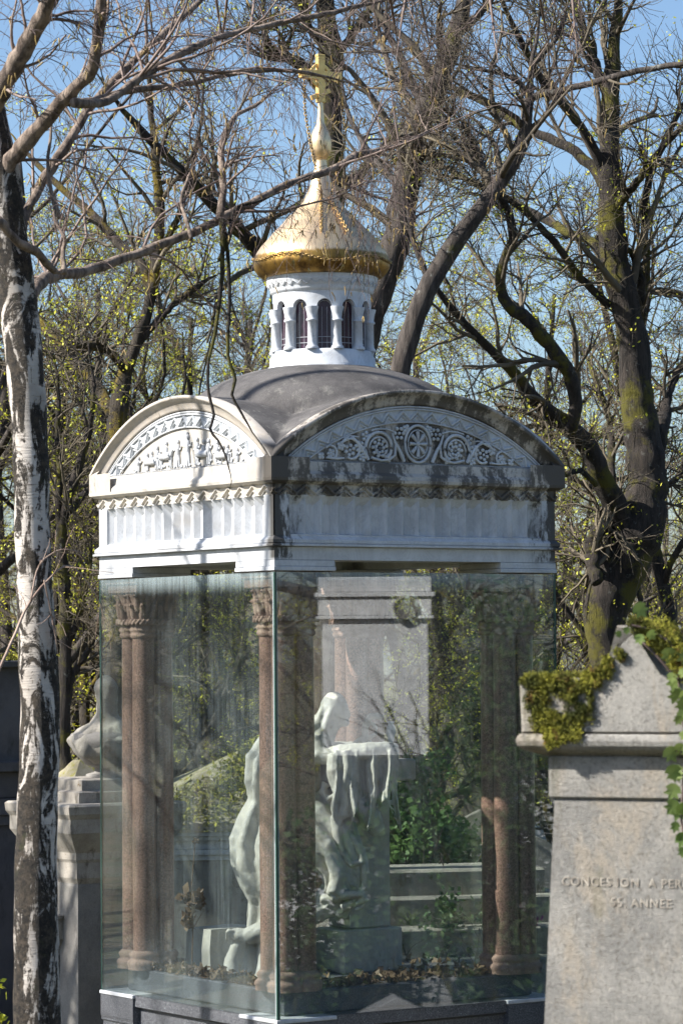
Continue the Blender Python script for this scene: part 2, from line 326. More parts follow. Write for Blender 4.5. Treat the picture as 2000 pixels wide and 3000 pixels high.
# columns: four attached shafts at each corner
for sx in (-1, 1):
    for sy in (-1, 1):
        cx, cy = sx * (H - .245), sy * (H - .245)
        for ax in (-1, 1):
            for ay in (-1, 1):
                c = (cx + ax * .0735, cy + ay * .0735)
                k = MB(); k.lathe([(.083, ZB + .29), (.083, ZB + 1.2), (.078, ZT - .42)], c, 28); col = k.build('column_shaft', M_pink, pav)
                k = MB(); k.lathe([(.118, ZB + .16), (.118, ZB + .185), (.126, ZB + .2), (.118, ZB + .222), (.10, ZB + .232), (.104, ZB + .245), (.112, ZB + .262), (.1, ZB + .28), (.085, ZB + .292)], c, 24); k.build('column_base', M_pinkcap, col)
                k = MB(); z = ZT - .425
                k.lathe([(.084, z), (.093, z + .012), (.093, z + .03), (.085, z + .038), (.098, z + .05), (.101, z + .06), (.09, z + .075), (.09, z + .09)], c, 24)
                k.lathe([(.09, z + .09), (.115, z + .1), (.118, z + .115), (.11, z + .13), (.085, z + .133)], c, 24)
                for q in range(22):
                    a = q * 2 * math.pi / 22; k.tube([(c[0] + .112 * math.cos(a + s_ * .28), c[1] + .112 * math.sin(a + s_ * .28), z + .095 + s_ * .036) for s_ in (0, .5, 1)], .0095, 5)
                k.lathe([(.083, z + .13), (.085, z + .2), (.1, z + .27), (.118, z + .315)], c, 20)
                for q in range(8):
                    a = q * math.pi / 4 + .2
                    for r0, z0, z1 in ((.084, .135, .24), (.09, .19, .31)):
                        aa = a + (.39 if r0 > .085 else 0)
                        pts = [(c[0] + (r0 + .012 * s_ + .03 * s_ ** 4) * math.cos(aa), c[1] + (r0 + .012 * s_ + .03 * s_ ** 4) * math.sin(aa), z + z0 + (z1 - z0) * (s_ if s_ < .9 else 1.75 - s_ * .86)) for s_ in (0, .3, .6, .8, .95, 1.05)]
                        k.tube(pts, [.02, .026, .022, .018, .016, .01], 6)
                k.build('capital', M_pinkcap, col)
        k = MB(); z = ZT - .108
        k.box(cx - .2, cx + .2, cy - .2, cy + .2, z, ZT - .045, b=.006); k.box(cx - .215, cx + .215, cy - .215, cy + .215, ZT - .045, ZT - .001, b=.004); k.build('abacus', M_pinkcap, pav)
# corner blocks above the glass (two steps), architrave ring
for sx in (-1, 1):
    for sy in (-1, 1):
        k = MB(); q = .475
        def corner(e, z0, z1, ln):
            x0, x1 = (-H - e, -H + ln) if sx < 0 else (H - ln, H + e); y0, y1 = (-H - e, -H + ln) if sy < 0 else (H - ln, H + e)
            k.box(x0, x1, y0, y1, z0, z1, b=.003)
        corner(.008, ZT, ZT + .028, q); corner(.002, ZT + .029, ZT + .07, q - .003); k.build('corner_block', M_marble, pav)
def ringbeam(mb, e_out, w, z0, z1, ins=0):
    h = H + e_out
    for (x0, x1, y0, y1) in ((-h, h, -h, -h + w), (-h, h, h - w, h), (-h, -h + w, -h + w, h - w), (h - w, h, -h + w, h - w)):
        mb.box(x0, x1, y0, y1, z0, z1)
k = MB(); ringbeam(k, .0, .34, ZT + .072, 4.098); k.build('architrave', M_marble, pav)
k = MB(); k.sq([(H + .004, 4.1), (H + .035, 4.104), (H + .035, 4.116), (H + .02, 4.12), (H + .026, 4.126), (H + .026, 4.145), (H + .008, 4.165), (H - .005, 4.175)]); k.build('lower_moulding', M_marble, pav)
k = MB(); k.sq([(H - .07, 4.17), (H - .07, 4.5)]); k.build('frieze_core', M_marble, pav)
def hfield(name, mat, face, u0, u1, z0, z1, nu, nz, fn, mask=None, depth=.0, parent=pav):
    """relief panel: fn(U,Z) gives proud height in metres; face 0 = front (-y), 1 = left (-x), 2 = right, 3 = back"""
    U, Z = np.meshgrid(np.linspace(u0, u1, nu), np.linspace(z0, z1, nz)); h = fn(U, Z)
    d = H + depth + h
    if face == 0: P = np.stack([U, -d, Z], -1)
    elif face == 1: P = np.stack([-d, -U, Z], -1)
    elif face == 2: P = np.stack([d, U, Z], -1)
    else: P = np.stack([-U, d, Z], -1)
    idx = np.arange(nu * nz).reshape(nz, nu)
    q = np.stack([idx[:-1, :-1], idx[:-1, 1:], idx[1:, 1:], idx[1:, :-1]], -1).reshape(-1, 4)
    if mask is not None:
        mk = mask(U, Z).ravel(); q = q[mk[q].all(1)]
    return np_mesh(name, P.reshape(-1, 3), q, mat, parent, smooth=False)
sst = lambda v, a, b: (lambda t: t * t * (3 - 2 * t))(np.clip((v - a) / (b - a), 0, 1))
def flutes(U, Z):
    per = 2 * (H - .11) / 16; u = ((U + H - .11) % per) / per - .5
    top = 4.425 - .03 * np.abs(u) * 2
    ridge = .042 * np.clip((np.abs(u) - .2) / .3, 0, 1)
    body = np.maximum(ridge, .048 * np.clip((Z - top + .04) / .075, 0, 1))
    body = np.where(Z < 4.185, .048, body)
    ends = (np.abs(U) > H - .115); return np.where(ends, .048, body)
def zig(period, amp, zc, hh):
    def f(U, Z):
        p = np.abs(((U / period) % 1) * 2 - 1); zl = zc + (p - .5) * hh
        d1 = np.abs(Z - zl); line = np.clip((1 - d1 / (hh * .26)) * 1.6, 0, 1)
        line2 = np.clip(1 - np.abs(Z - zl + hh * .62) / (hh * .2), 0, 1) * .75
        return amp * np.maximum(line, line2)
    return f
for f_ in range(4):
    n_ = 420 if f_ < 2 else 120
    hfield('frieze_panel', M_marble, f_, -H + .004, H - .004, 4.165, 4.44, n_, 40 if f_ < 2 else 16, flutes, depth=-.044)
    zb = hfield('zigzag_band', M_marbleF, f_, -H - .01, H + .01, 4.435, 4.512, n_, 26 if f_ < 2 else 12, zig(.152, .018, 4.478, .055), depth=.0)
    # returns closing band
k = MB(); k.sq([(H - .006, 4.44), (H - .004, 4.445), (H + .004, 4.512), (H + .0, 4.52)]); k.build('band_core', M_marbleF, pav)
k = MB(); k.sq([(H + .02, 4.512), (H + .03, 4.518), (H + .052, 4.53), (H + .055, 4.55), (H + .045, 4.552), (H + .042, 4.575), (H + .015, 4.60), (H + .005, 4.66), (H - .02, 4.668)]); k.build('cornice', M_marbleF, pav)
# segmental arches on the four faces
EA_ = .052; HA = H + EA_; ZS, ZA = 4.685, 5.165
RO = (HA ** 2 + (ZA - ZS) ** 2) / (2 * (ZA - ZS)); ZO = ZA - RO; AM = math.asin(HA / RO)
def arc(r, z0, n=48, zmin=None, hmax=None):
    """points of the circle of radius r about (0, ZO) down to height z0"""
    am = math.acos(max(-1, min(1, (z0 - ZO) / r)))
    if hmax: am = min(am, math.asin(min(1, hmax / r)))
    return [(r * math.sin(-am + 2 * am * i / n), ZO + r * math.cos(-am + 2 * am * i / n)) for i in range(n + 1)]
def facept(face, u, d, z):
    return ((u, -d, z), (-d, -u, z), (d, u, z), (-u, d, z))[face]
def arch_strip(mb, face, prof, zlow):
    """sweep prof [(radius offset, depth)] along the arch; every ring ends where it meets the ledge"""
    n = 48; rows = []
    for dr, d in prof: rows.append([facept(face, u, d, z) for u, z in arc(RO + dr, zlow if dr < -.03 else ZS + dr * .3, n, hmax=HA)])
    vs = [p for r in rows for p in r]; fs = []
    for a in range(len(rows) - 1):
        for i in range(n): fs.append((a * (n + 1) + i, a * (n + 1) + i + 1, (a + 1) * (n + 1) + i + 1, (a + 1) * (n + 1) + i))
    mb.add(vs, fs, True)
for f_ in range(4):
    k = MB()
    arch_strip(k, f_, [(0, H - .05), (0, HA), (-.022, HA + .002), (-.026, HA - .012), (-.05, HA - .035), (-.085, HA - .05), (-.098, HA - .052), (-.1, H - .02)], 4.60)
    # feet of the arch: short vertical ends over the cornice
    for s_ in (-1, 1):
        k.add([facept(f_, s_ * HA, HA, 4.535), facept(f_, s_ * HA, HA, ZS), facept(f_, s_ * (HA - .05), HA - .03, ZS - .075), facept(f_, s_ * (HA - .04), HA - .03, 4.535)], [(0, 1, 2, 3)])
        k.add([facept(f_, s_ * HA, HA, 4.535), facept(f_, s_ * HA, HA, ZS), facept(f_, s_ * HA, HA - .3, ZS), facept(f_, s_ * HA, HA - .3, 4.535)], [(0, 1, 2, 3)])
    k.build('arch_rim', M_rim, pav)
    # tympanum wall
    k = MB(); pts = arc(RO - .06, 4.56, 40, hmax=HA - .02); vs = [facept(f_, u, H - .022, z) for u, z in pts]; k.add(vs, [tuple(range(len(vs)))])
    k.build('tympanum_wall', M_marbleF, pav)
    k = MB()
    for dr in (-.112, -.128, -.215):
        pts = arc(RO + dr, 4.668, 44, hmax=HA); k.tube([facept(f_, u, H - .012, z) for u, z in pts], .0075 if dr > -.2 else .006, 6)
        k.tube([facept(f_, u, H - .012, z) for u, z in (pts[0], pts[-1])], .0075, 6)
    k.build('arch_moulding', M_marble, pav)
    def archzig(U, Z):
        r = np.hypot(U, Z - ZO); th = np.arctan2(U, Z - ZO); s_ = th * (RO - .17); p = np.abs(((s_ / .118) % 1) * 2 - 1)
        zl = (RO - .172) + (p - .5) * .055; return .018 * np.maximum(np.clip(1.5 - np.abs(r - zl) / .010, 0, 1), .75 * np.clip(1.3 - np.abs(r - zl + .028) / .009, 0, 1))
    hfield('zigzag_arch', M_relief, f_, -1.1, 1.1, 4.672, 5.04, 440 if f_ < 2 else 60, 80 if f_ < 2 else 16, archzig, lambda U, Z: (np.hypot(U, Z - ZO) > RO - .213) & (np.hypot(U, Z - ZO) < RO - .13), depth=-.019)
    k = MB(); k.box(-.001, .001, -.001, .001, 0, .001)
def relief_front():
    k = MB(); zc = 4.79; d = H - .012
    P = lambda u, z, dd=0: (u, -(d + dd), z)
    disc = lambda u, z, r, dd, t=.012: k.rings([[P(u + rr * math.cos(a * math.pi / 14), z + rr * math.sin(a * math.pi / 14), q) for a in range(28)] for rr, q in ((r, -.006), (r, dd), (r - t, dd + .008), (r - 2.4 * t, dd - .002), (r - 3.2 * t, dd))], smooth=True)
    rim = [P(.105 * math.cos(a * math.pi / 20), zc + .012 + .125 * math.sin(a * math.pi / 20), .008) for a in range(40)]; k.tube(rim, .010, 6, closed=True)
    rim = [P(.08 * math.cos(a * math.pi / 20), zc + .012 + .095 * math.sin(a * math.pi / 20), .008) for a in range(40)]; k.tube(rim, .005, 5, closed=True)
    for q in range(8):
        a = q * math.pi / 4; ca, sa = math.cos(a), math.sin(a); k.tube([P(.012 * ca, zc + .012 + .015 * sa, .006), P(.035 * ca, zc + .012 + .045 * sa, .012), P(.068 * ca, zc + .012 + .085 * sa, .006)], [.006, .012, .015], 6)
    k.ball(P(0, zc + .012, .01), (.016, .01, .018))
    for s_ in (-1, 1):
        def tb(pts, r): k.tube([P(s_ * u, z, .010) for u, z in pts], r, 6)
        def arcpts(cu, cz, r0, r1, a0, a1, n=18): return [(cu + (r0 + (r1 - r0) * i / n) * math.cos(math.radians(a0 + (a1 - a0) * i / n)), cz + (r0 + (r1 - r0) * i / n) * math.sin(math.radians(a0 + (a1 - a0) * i / n))) for i in range(n + 1)]
        tb(arcpts(.31, 4.765, .125, .085, -40, 230), .012); tb(arcpts(.31, 4.765, .09, .03, -20, 400), .007)
        tb([(.115, 4.68), (.13, 4.71), (.155, 4.76), (.19, 4.81), (.21, 4.87)], [.012, .014, .012, .01, .006])
        tb([(.18, 4.80), (.19, 4.72), (.235, 4.69), (.30, 4.682), (.38, 4.70)], .010)
        tb(arcpts(.545, 4.745, .085, .055, 30, 300), .010); tb(arcpts(.70, 4.72, .055, .03, 40, 330), .008); tb([(.42, 4.70), (.47, 4.78), (.53, 4.83), (.6, 4.8)], [.009, .012, .01, .006]); tb([(.6, 4.69), (.66, 4.685), (.74, 4.69)], .008)
        tb([(.2, 4.88), (.26, 4.895), (.33, 4.893), (.38, 4.88)], .006); tb([(.48, 4.835), (.55, 4.84), (.6, 4.82)], .005)
        for cu, cz, rr, nn in ((.31, 4.765, .03, 7), (.31, 4.765, .055, 9), (.55, 4.745, .032, 6), (.7, 4.72, .02, 5), (.15, 4.87, .035, 6), (.42, 4.84, .025, 5), (.245, 4.70, .02, 5), (.45, 4.70, .022, 5), (.62, 4.77, .02, 5), (.47, 4.77, .03, 6), (.78, 4.70, .015, 4), (.09, 4.90, .02, 5)):
            for q in range(nn):
                a = q * 2 * math.pi / nn + cu * 7; k.ball(P(s_ * (cu + rr * math.cos(a)), cz + rr * math.sin(a), .006), (.015, .011, .013), n=7, m=5)
            k.ball(P(s_ * cu, cz, .008), (.011, .01, .011), n=7, m=5)
    k.build('scroll_relief', M_relief, pav)
relief_front()
def relief_left():
    k = MB(); rng = random.Random(4); d = H - .015; P = lambda u, z, dd=0: (-(d + dd * .6 - .006), -u, z)
    def tb(pts, r, dd=.008): k.tube([P(u, z, dd) for u, z in pts], r, 6)
    def person(u, s=1, halo=False):
        z = 4.68; tb([(u - .012 * s, z), (u - .008, z + .06 * s), (u, z + .1 * s)], [.007, .012, .016]); tb([(u + .018 * s, z), (u + .012, z + .06 * s), (u, z + .1 * s)], [.007, .012, .016]); tb([(u, z + .09 * s), (u + .003, z + .13 * s), (u, z + .155 * s)], [.018, .022, .014]); k.ball(P(u, z + .178 * s, .01), (.012, .014, .017), n=8, m=6)
        tb([(u, z + .14 * s), (u + .03, z + .12 * s), (u + .045, z + .145 * s)], [.009, .007, .005])
    def horse(u, s, dirn):
        z = 4.68; tb([(u - .07 * dirn, z + .085 * s), (u, z + .08 * s), (u + .065 * dirn, z + .09 * s)], [.026, .024, .03], .01); tb([(u + .06 * dirn, z + .09 * s), (u + .09 * dirn, z + .135 * s), (u + .12 * dirn, z + .12 * s)], [.022, .016, .010])
        for o in (-.075, -.055, .05, .072): tb([(u + o * dirn, z + .075 * s), (u + (o + rng.uniform(-.01, .02)) * dirn, z + .04 * s), (u + o * dirn, z)], [.012, .008, .006])
        tb([(u - .08 * dirn, z + .095 * s), (u - .105 * dirn, z + .06), (u - .1 * dirn, z + .03)], [.008, .007, .004]); tb([(u, z + .1 * s), (u + .005, z + .15 * s)], [.018, .014]); k.ball(P(u + .005, z + .175 * s, .012), (.012, .012, .015), n=8, m=6)
    # u runs from the far edge (negative on screen left = +y) ; positive u is towards the near corner
    for u, s in ((-.62, .5), (-.5, .62), (-.36, .85), (.05, 1.15), (-.08, 1.0), (.17, 1.0), (.32, .9), (.43, .8), (.56, .6), (.68, .42)): person(-u if False else u, s)
    horse(-.24, 1.0, 1); horse(.25, .9, -1); horse(-.44, .7, 1); horse(.5, .6, -1)
    tb([(.0, 4.82), (.09, 4.82)], .007, .012); tb([(.045, 4.68), (.045, 4.915)], .009, .012)
    for q in range(26):
        u = rng.uniform(-.75, .75); k.ball(P(u, 4.68 + rng.uniform(0, .03), .004), (.01, .016, .012), n=6, m=5)
    k.build('procession_relief', M_marble, pav)
relief_left()
# roof: crossed barrel vaults and a saucer dome as one height field
nr = 130; xs = np.linspace(-HA + .004, HA - .004, nr); X, Y = np.meshgrid(xs, xs)
bar = lambda t: ZO + np.sqrt(RO ** 2 - t ** 2)
vault = np.maximum(bar(X), bar(Y)) - .004
rd = np.hypot(X, Y); zdt = zaxis(1083); RD = .98; dome = 5.03 + (zdt + .035 - 5.03) * np.sqrt(np.clip(1 - (rd / RD) ** 2, 0, 1)) * 1.0
Zr = np.where(rd < RD, np.maximum(vault, dome), vault)
idx = np.arange(nr * nr).reshape(nr, nr); q = np.stack([idx[:-1, :-1], idx[:-1, 1:], idx[1:, 1:], idx[1:, :-1]], -1).reshape(-1, 4)
np_mesh('roof', np.stack([X, Y, Zr], -1).reshape(-1, 3), q, M_roof, pav)
# drum
RB = raxis(156); za, zt2 = zaxis(1084), zaxis(816)
zz_ = lambda y: zaxis(y)
k = MB(); k.lathe([(RB + .012, za - .05), (RB + .012, za + .012), (RB, za + .02), (RB - .002, zz_(1052)), (RB - .012, zz_(1048)), (RB - .014, zz_(1036)), (RB - .03, zz_(1033))], n=72)
k.build('drum_base', M_clean, pav)
RIN = RB - .075; ROUT = RB - .028
zsill, zspr, ztopw = zz_(1034), zz_(912), zz_(880)
k = MB(); NW = 12; A0 = math.radians(-90 + 3.3) - PHI; hw = .155
# arcade wall with arched openings
nseg = 6
def ringpt(r, a, z): return (r * math.cos(a), r * math.sin(a), z)
for w in range(NW):
    a0 = A0 + w * 2 * math.pi / NW; half = math.pi / NW
    arcp = [(a0 + hw * math.cos(t), zspr + hw * RB * .95 * math.sin(t)) for t in [math.pi * i / 12 for i in range(13)]]
    top = [(a, zz_(864)) for a in np.linspace(a0 + hw, a0 - hw, 13)]
    for r in (ROUT,):
        vs = [ringpt(r, a, z) for a, z in arcp] + [ringpt(r, a, z) for a, z in top]; k.add(vs, [(i, i + 1, 14 + i, 13 + i) for i in range(12)])
    vs = [ringpt(ROUT, a, z) for a, z in arcp] + [ringpt(RIN, a, z) for a, z in arcp]; k.add(vs, [(i + 1, i, 13 + i, 14 + i) for i in range(12)], True)
    for sg in (-1, 1):
        ea = a0 + sg * hw; eb = a0 + sg * half
        for i in range(4):
            aa, ab = ea + (eb - ea) * i / 4, ea + (eb - ea) * (i + 1) / 4
            k.add([ringpt(ROUT, aa, zspr - .004), ringpt(ROUT, ab, zspr - .004), ringpt(ROUT, ab, zz_(864)), ringpt(ROUT, aa, zz_(864))], [(0, 1, 2, 3)])
            k.add([ringpt(ROUT - .03, aa, zsill), ringpt(ROUT - .03, ab, zsill), ringpt(ROUT - .03, ab, zspr), ringpt(ROUT - .03, aa, zspr)], [(0, 1, 2, 3)])
            k.add([ringpt(ROUT - .03, aa, zspr - .004), ringpt(ROUT - .03, ab, zspr - .004), ringpt(ROUT, ab, zspr - .004), ringpt(ROUT, aa, zspr - .004)], [(0, 1, 2, 3)])
        k.add([ringpt(ROUT - .03, ea, zsill), ringpt(ROUT - .03, ea, zspr), ringpt(RIN, ea, zspr), ringpt(RIN, ea, zsill)], [(0, 1, 2, 3)])
k.build('arcade', M_clean, pav)
M_stained = mat_plain('dark_stained_glass', (.025, .008, .016), .12, 0, (.05, .02, .04), 20)
M_lead = mat_plain('lead_came', (.45, .46, .5), .5)
for w in range(NW):
    a0 = A0 + w * 2 * math.pi / NW; c = (math.cos(a0), math.sin(a0)); tx = (-c[1], c[0]); ww = hw * RB
    P = lambda u, z, r=RIN + .004: (c[0] * r + tx[0] * u, c[1] * r + tx[1] * u, z)
    k = MB(); ap = [(ww * math.cos(t), zspr + ww * .95 * math.sin(t)) for t in [math.pi * i / 12 for i in range(13)]]
    pts = [(ww, zsill)] + ap + [(-ww, zsill)]; k.add([P(u, z) for u, z in pts], [tuple(range(len(pts)))]); wd = k.build('window', M_stained, pav)
    k = MB(); k.tube([P(u * .8, zspr + (z - zspr) * .8 if z > zspr else z, RIN + .01) for u, z in pts], .0025, 4)
    for zq in (.045, .085): k.tube([P(-ww, zsill + zq, RIN + .01), P(ww, zsill + zq, RIN + .01)], .0022, 4)
    for uq in (-.3, .3): k.tube([P(ww * uq, zsill, RIN + .01), P(ww * uq, zspr, RIN + .01)], .0014, 4)
    k.build('leading', M_lead, wd)
    a1 = a0 + math.pi / NW; cc = ((ROUT - .008) * math.cos(a1), (ROUT - .008) * math.sin(a1))
    k = MB(); zc0 = zsill; zc1 = zspr
    k.lathe([(.044, zc0 - .002), (.046, zc0 + .008), (.040, zc0 + .018), (.033, zc0 + .026), (.031, zc0 + .05), (.030, zc1 - .105), (.039, zc1 - .1), (.041, zc1 - .094), (.037, zc1 - .086), (.031, zc1 - .08), (.036, zc1 - .045), (.046, zc1 - .01), (.047, zc1)], cc, 20)
    k.build('colonnette', M_clean, pav)
k = MB(); c0 = RB - .028
k.lathe([(c0, zz_(866)), (c0 + .010, zz_(862)), (c0 + .020, zz_(858)), (c0 + .018, zz_(853)), (c0 + .024, zz_(848)), (c0 + .044, zz_(832)), (c0 + .046, zz_(829)), (c0 + .042, zz_(826)), (c0 + .050, zz_(822)), (c0 + .052, zz_(808)), (c0 + .0, zz_(806))], n=72)
for q in range(36):
    a = q * 2 * math.pi / 36; da = math.pi / 36; r1, r2 = c0 + .031, c0 + .044; zl, zh = zz_(846), zz_(835)
    k.tube([ringpt(r1, a, zl), ringpt(r2, a + da, zh), ringpt(r1, a + 2 * da, zl)], .003, 4)
k.build('drum_cornice', M_clean, pav)
k = MB(); k.lathe([(RIN - .004, zsill), (RIN - .004, zz_(860))], n=48); k.build('drum_core', mat_plain('dark_interior', (.02, .015, .015), .9), pav)
# onion dome
prof = [(150, 818), (171, 816), (184, 808), (194, 797), (200, 783), (200, 768), (194, 747), (180, 725), (160, 703), (140, 680), (118, 658), (98, 636), (73, 613), (52, 584), (35, 548), (26, 514), (20, 494), (17, 470), (18.5, 466), (20, 462), (24, 456), (29, 444), (31, 428), (31.5, 414), (29.5, 403), (26, 390), (20, 377), (14, 366), (11.5, 356), (9.5, 335), (7.5, 300), (7, 285)]
pr = []
for i in range(len(prof) - 1):
    p0 = prof[max(i - 1, 0)]; p1 = prof[i]; p2 = prof[i + 1]; p3 = prof[min(i + 2, len(prof) - 1)]
    for t in (0, .33, .66):
        pr.append(tuple(.5 * ((2 * p1[j]) + (-p0[j] + p2[j]) * t + (2 * p0[j] - 5 * p1[j] + 4 * p2[j] - p3[j]) * t * t + (-p0[j] + 3 * p1[j] - 3 * p2[j] + p3[j]) * t ** 3) for j in (0, 1)))
pr.append(prof[-1])
k = MB(); k.lathe([(raxis(r), zz_(y)) for r, y in pr], n=96); k.build('onion_dome', M_gold, pav)
# cross, in the plane of the right-hand face
M_goldp = mat_plain('gilded_cross_metal', (.9, .62, .22), .42, .45, (.8, .5, .17), 14)
k = MB(); th = .014
zq = lambda y: zz_(y)
k.box(-.027, .027, -th - .006, th + .006, zq(300), zq(160), b=.004); k.box(-.17, .17, -th - .003, th + .003, zq(234), zq(206), b=.003)
zc_ = (zq(184) + zq(256)) / 2; rc = .088
for rr in (rc,): k.rings([[(ra * math.cos(a * math.pi / 20), yy, zc_ + ra * math.sin(a * math.pi / 20)) for a in range(41)] for ra, yy in ((rc - .022, -th + .005), (rc, -th + .005), (rc, th - .005), (rc - .022, th - .005), (rc - .022, -th + .005))], cap=False)
MT = Matrix.Translation((0, 0, zq(275))) @ Matrix.Rotation(R_(-24), 4, 'Y'); k.box(-.085, .085, -th + .004, th - .004, -.018, .018, MT, b=.003)
k.box(-.03, .03, -.02, .02, zq(167), zq(158), b=.004)
for s_ in (-1, 1): k.ball((s_ * .166, 0, zq(219)), (.018, .016, .024)); 
k.build('cross', M_goldp, pav)
# chains
def chain(mb, pts, L=.034, wr=.0042):
    pts = [Vector(p) for p in pts]; ds = [0]
    for a, b_ in zip(pts, pts[1:]): ds.append(ds[-1] + (b_ - a).length)
    m = int(ds[-1] / (L * .72))
    def at(s_):
        for i in range(len(ds) - 1):
            if s_ <= ds[i + 1] or i == len(ds) - 2:
                return pts[i].lerp(pts[i + 1], min(1, (s_ - ds[i]) / max(1e-6, ds[i + 1] - ds[i])))
    for i in range(m):
        s0 = ds[-1] * i / m; c = at(s0); d = (at(min(ds[-1], s0 + .01)) - at(max(0, s0 - .01))).normalized()
        up = d.orthogonal().normalized(); sd = d.cross(up)
        if i % 2: up, sd = sd, up
        mb.tube([c + d * (L * .5 * math.cos(a)) + up * (L * .3 * math.sin(a)) for a in [t * math.pi / 5 for t in range(10)]], wr, 5, closed=True)
k = MB(); pts = []
for i in range(90):
    a = math.radians(-205 + 260 * i / 89) - PHI; s_ = i / 89; dip = .02 * math.sin(s_ * 9) + .02 * math.sin(s_ * 23)
    pts.append((raxis(203.5) * math.cos(a), raxis(203.5) * math.sin(a), zz_(779) + dip + .022))
chain(k, pts, .03, .0032); M_chain = mat_plain('gilded_chain_metal', (.5, .34, .13), .5, .6, (.22, .14, .06), 30); k.build('dome_chain', M_chain, pav)
for ang, top in ((-PHI - R_(90), -.15), (-PHI - R_(62), .15)):
    k = MB(); pts = [(top, -.02, zq(228)), (top * 1.02, -.03, zq(260)), (top * 1.1, -.05, zq(330)), (top * .98 + .0, -.08, zq(420)), (.16 * math.cos(ang) * 1.1, .16 * math.sin(ang) * 1.1, zz_(565))]
    for r, y in ((52, 586), (74, 614), (99, 636), (119, 658), (141, 680), (161, 703)): pts.append(((raxis(r) + .012) * math.cos(ang), (raxis(r) + .012) * math.sin(ang), zz_(y) + .008))
    chain(k, pts, .03, .0038); k.build('hanging_chain', M_chain, pav)
#@TREES
# ------------------------------------------------------------------ branches
def nrm(a): return a / np.maximum(np.linalg.norm(a, axis=-1, keepdims=True), 1e-9)
def grow(P0, D, L, R, K, wob, grav, rng, taper=.3):
    n = len(P0); P = np.zeros((n, K, 3)); P[:, 0] = P0; d = nrm(D); st = (L / (K - 1))[:, None]
    for i in range(1, K):
        d = nrm(d + rng.normal(0, wob, (n, 3)) + np.array([0, 0, grav])); P[:, i] = P[:, i - 1] + d * st
    t = np.linspace(0, 1, K)[None]; return P, R[:, None] * (1 - (1 - taper) * t)
def spawn(P, Rr, M, t0, t1, ang, lenf, rng, rf=.6, jit=.25, up=0, absl=None, shp=.55):
    n, K, _ = P.shape; t = np.sort(rng.uniform(t0, t1, (n, M)), 1); x = t * (K - 1); i = np.minimum(x.astype(int), K - 2); f = (x - i)[..., None]
    r = np.arange(n)[:, None]; A = P[r, i]; B = P[r, i + 1]; pos = A * (1 - f) + B * f; tan = nrm(B - A)
    rad = Rr[r, i] * (1 - f[..., 0]) + Rr[r, i + 1] * f[..., 0]
    rv = nrm(rng.normal(0, 1, (n, M, 3))); rv[..., 2] += up; perp = nrm(rv - (rv * tan).sum(-1, keepdims=True) * tan)
    a = np.radians(ang) * (1 + rng.normal(0, jit, (n, M)))[..., None]; D = tan * np.cos(a) + perp * np.sin(a)
    Lp = np.linalg.norm(np.diff(P, axis=1), axis=-1).sum(1)[:, None]
    L = (Lp * lenf if absl is None else absl) * (1 - shp * t) * rng.uniform(.6, 1.25, (n, M))
    return pos.reshape(-1, 3), D.reshape(-1, 3), L.reshape(-1), (rad * rf).reshape(-1)
def tubes(levels):
    """levels: [(P (n,K,3), R (n,K), sides)] -> verts, quads"""
    VV, FF, base = [], [], 0
    for P, Rr, ns in levels:
        if ns >= 6:
            P = np.concatenate([P[:, :1] - (P[:, 1:2] - P[:, :1]) * .02, P, P[:, -1:] + (P[:, -1:] - P[:, -2:-1]) * .02], 1); Rr = np.concatenate([Rr[:, :1] * .02, Rr, Rr[:, -1:] * .02], 1)
        n, K, _ = P.shape
        T = np.gradient(P, axis=1); T = nrm(T); ax = np.abs(T.mean(1)); ref = np.eye(3)[np.argmin(ax, 1)][:, None, :]
        U = nrm(np.cross(T, np.broadcast_to(ref, T.shape))); Wv = np.cross(T, U)
        an = np.arange(ns) * 2 * np.pi / ns
        V = P[:, :, None] + Rr[:, :, None, None] * (U[:, :, None] * np.cos(an)[None, None, :, None] + Wv[:, :, None] * np.sin(an)[None, None, :, None])
        ids = (base + np.arange(n * K * ns)).reshape(n, K, ns); nxt = np.roll(ids, -1, 2)
        FF.append(np.stack([ids[:, :-1], nxt[:, :-1], nxt[:, 1:], ids[:, 1:]], -1).reshape(-1, 4)); VV.append(V.reshape(-1, 3)); base += n * K * ns
    return np.concatenate(VV), np.concatenate(FF)
def tips(P): return P[:, -1]
def quads(C, size, rng, cnt, spread, hang=0.0, asp=.5):
    n = len(C) * cnt; c = np.repeat(C, cnt, 0) + rng.normal(0, spread, (n, 3)); u = nrm(rng.normal(0, 1, (n, 3)) + np.array([0, 0, -hang])); v = nrm(np.cross(u, rng.normal(0, 1, (n, 3))))
    s_ = (size * rng.uniform(.35, 1.35, n))[:, None]
    V = np.stack([c - u * s_, c - v * s_ * asp, c + u * s_, c + v * s_ * asp], 1).reshape(-1, 3); return V, np.arange(n * 4).reshape(-1, 4)
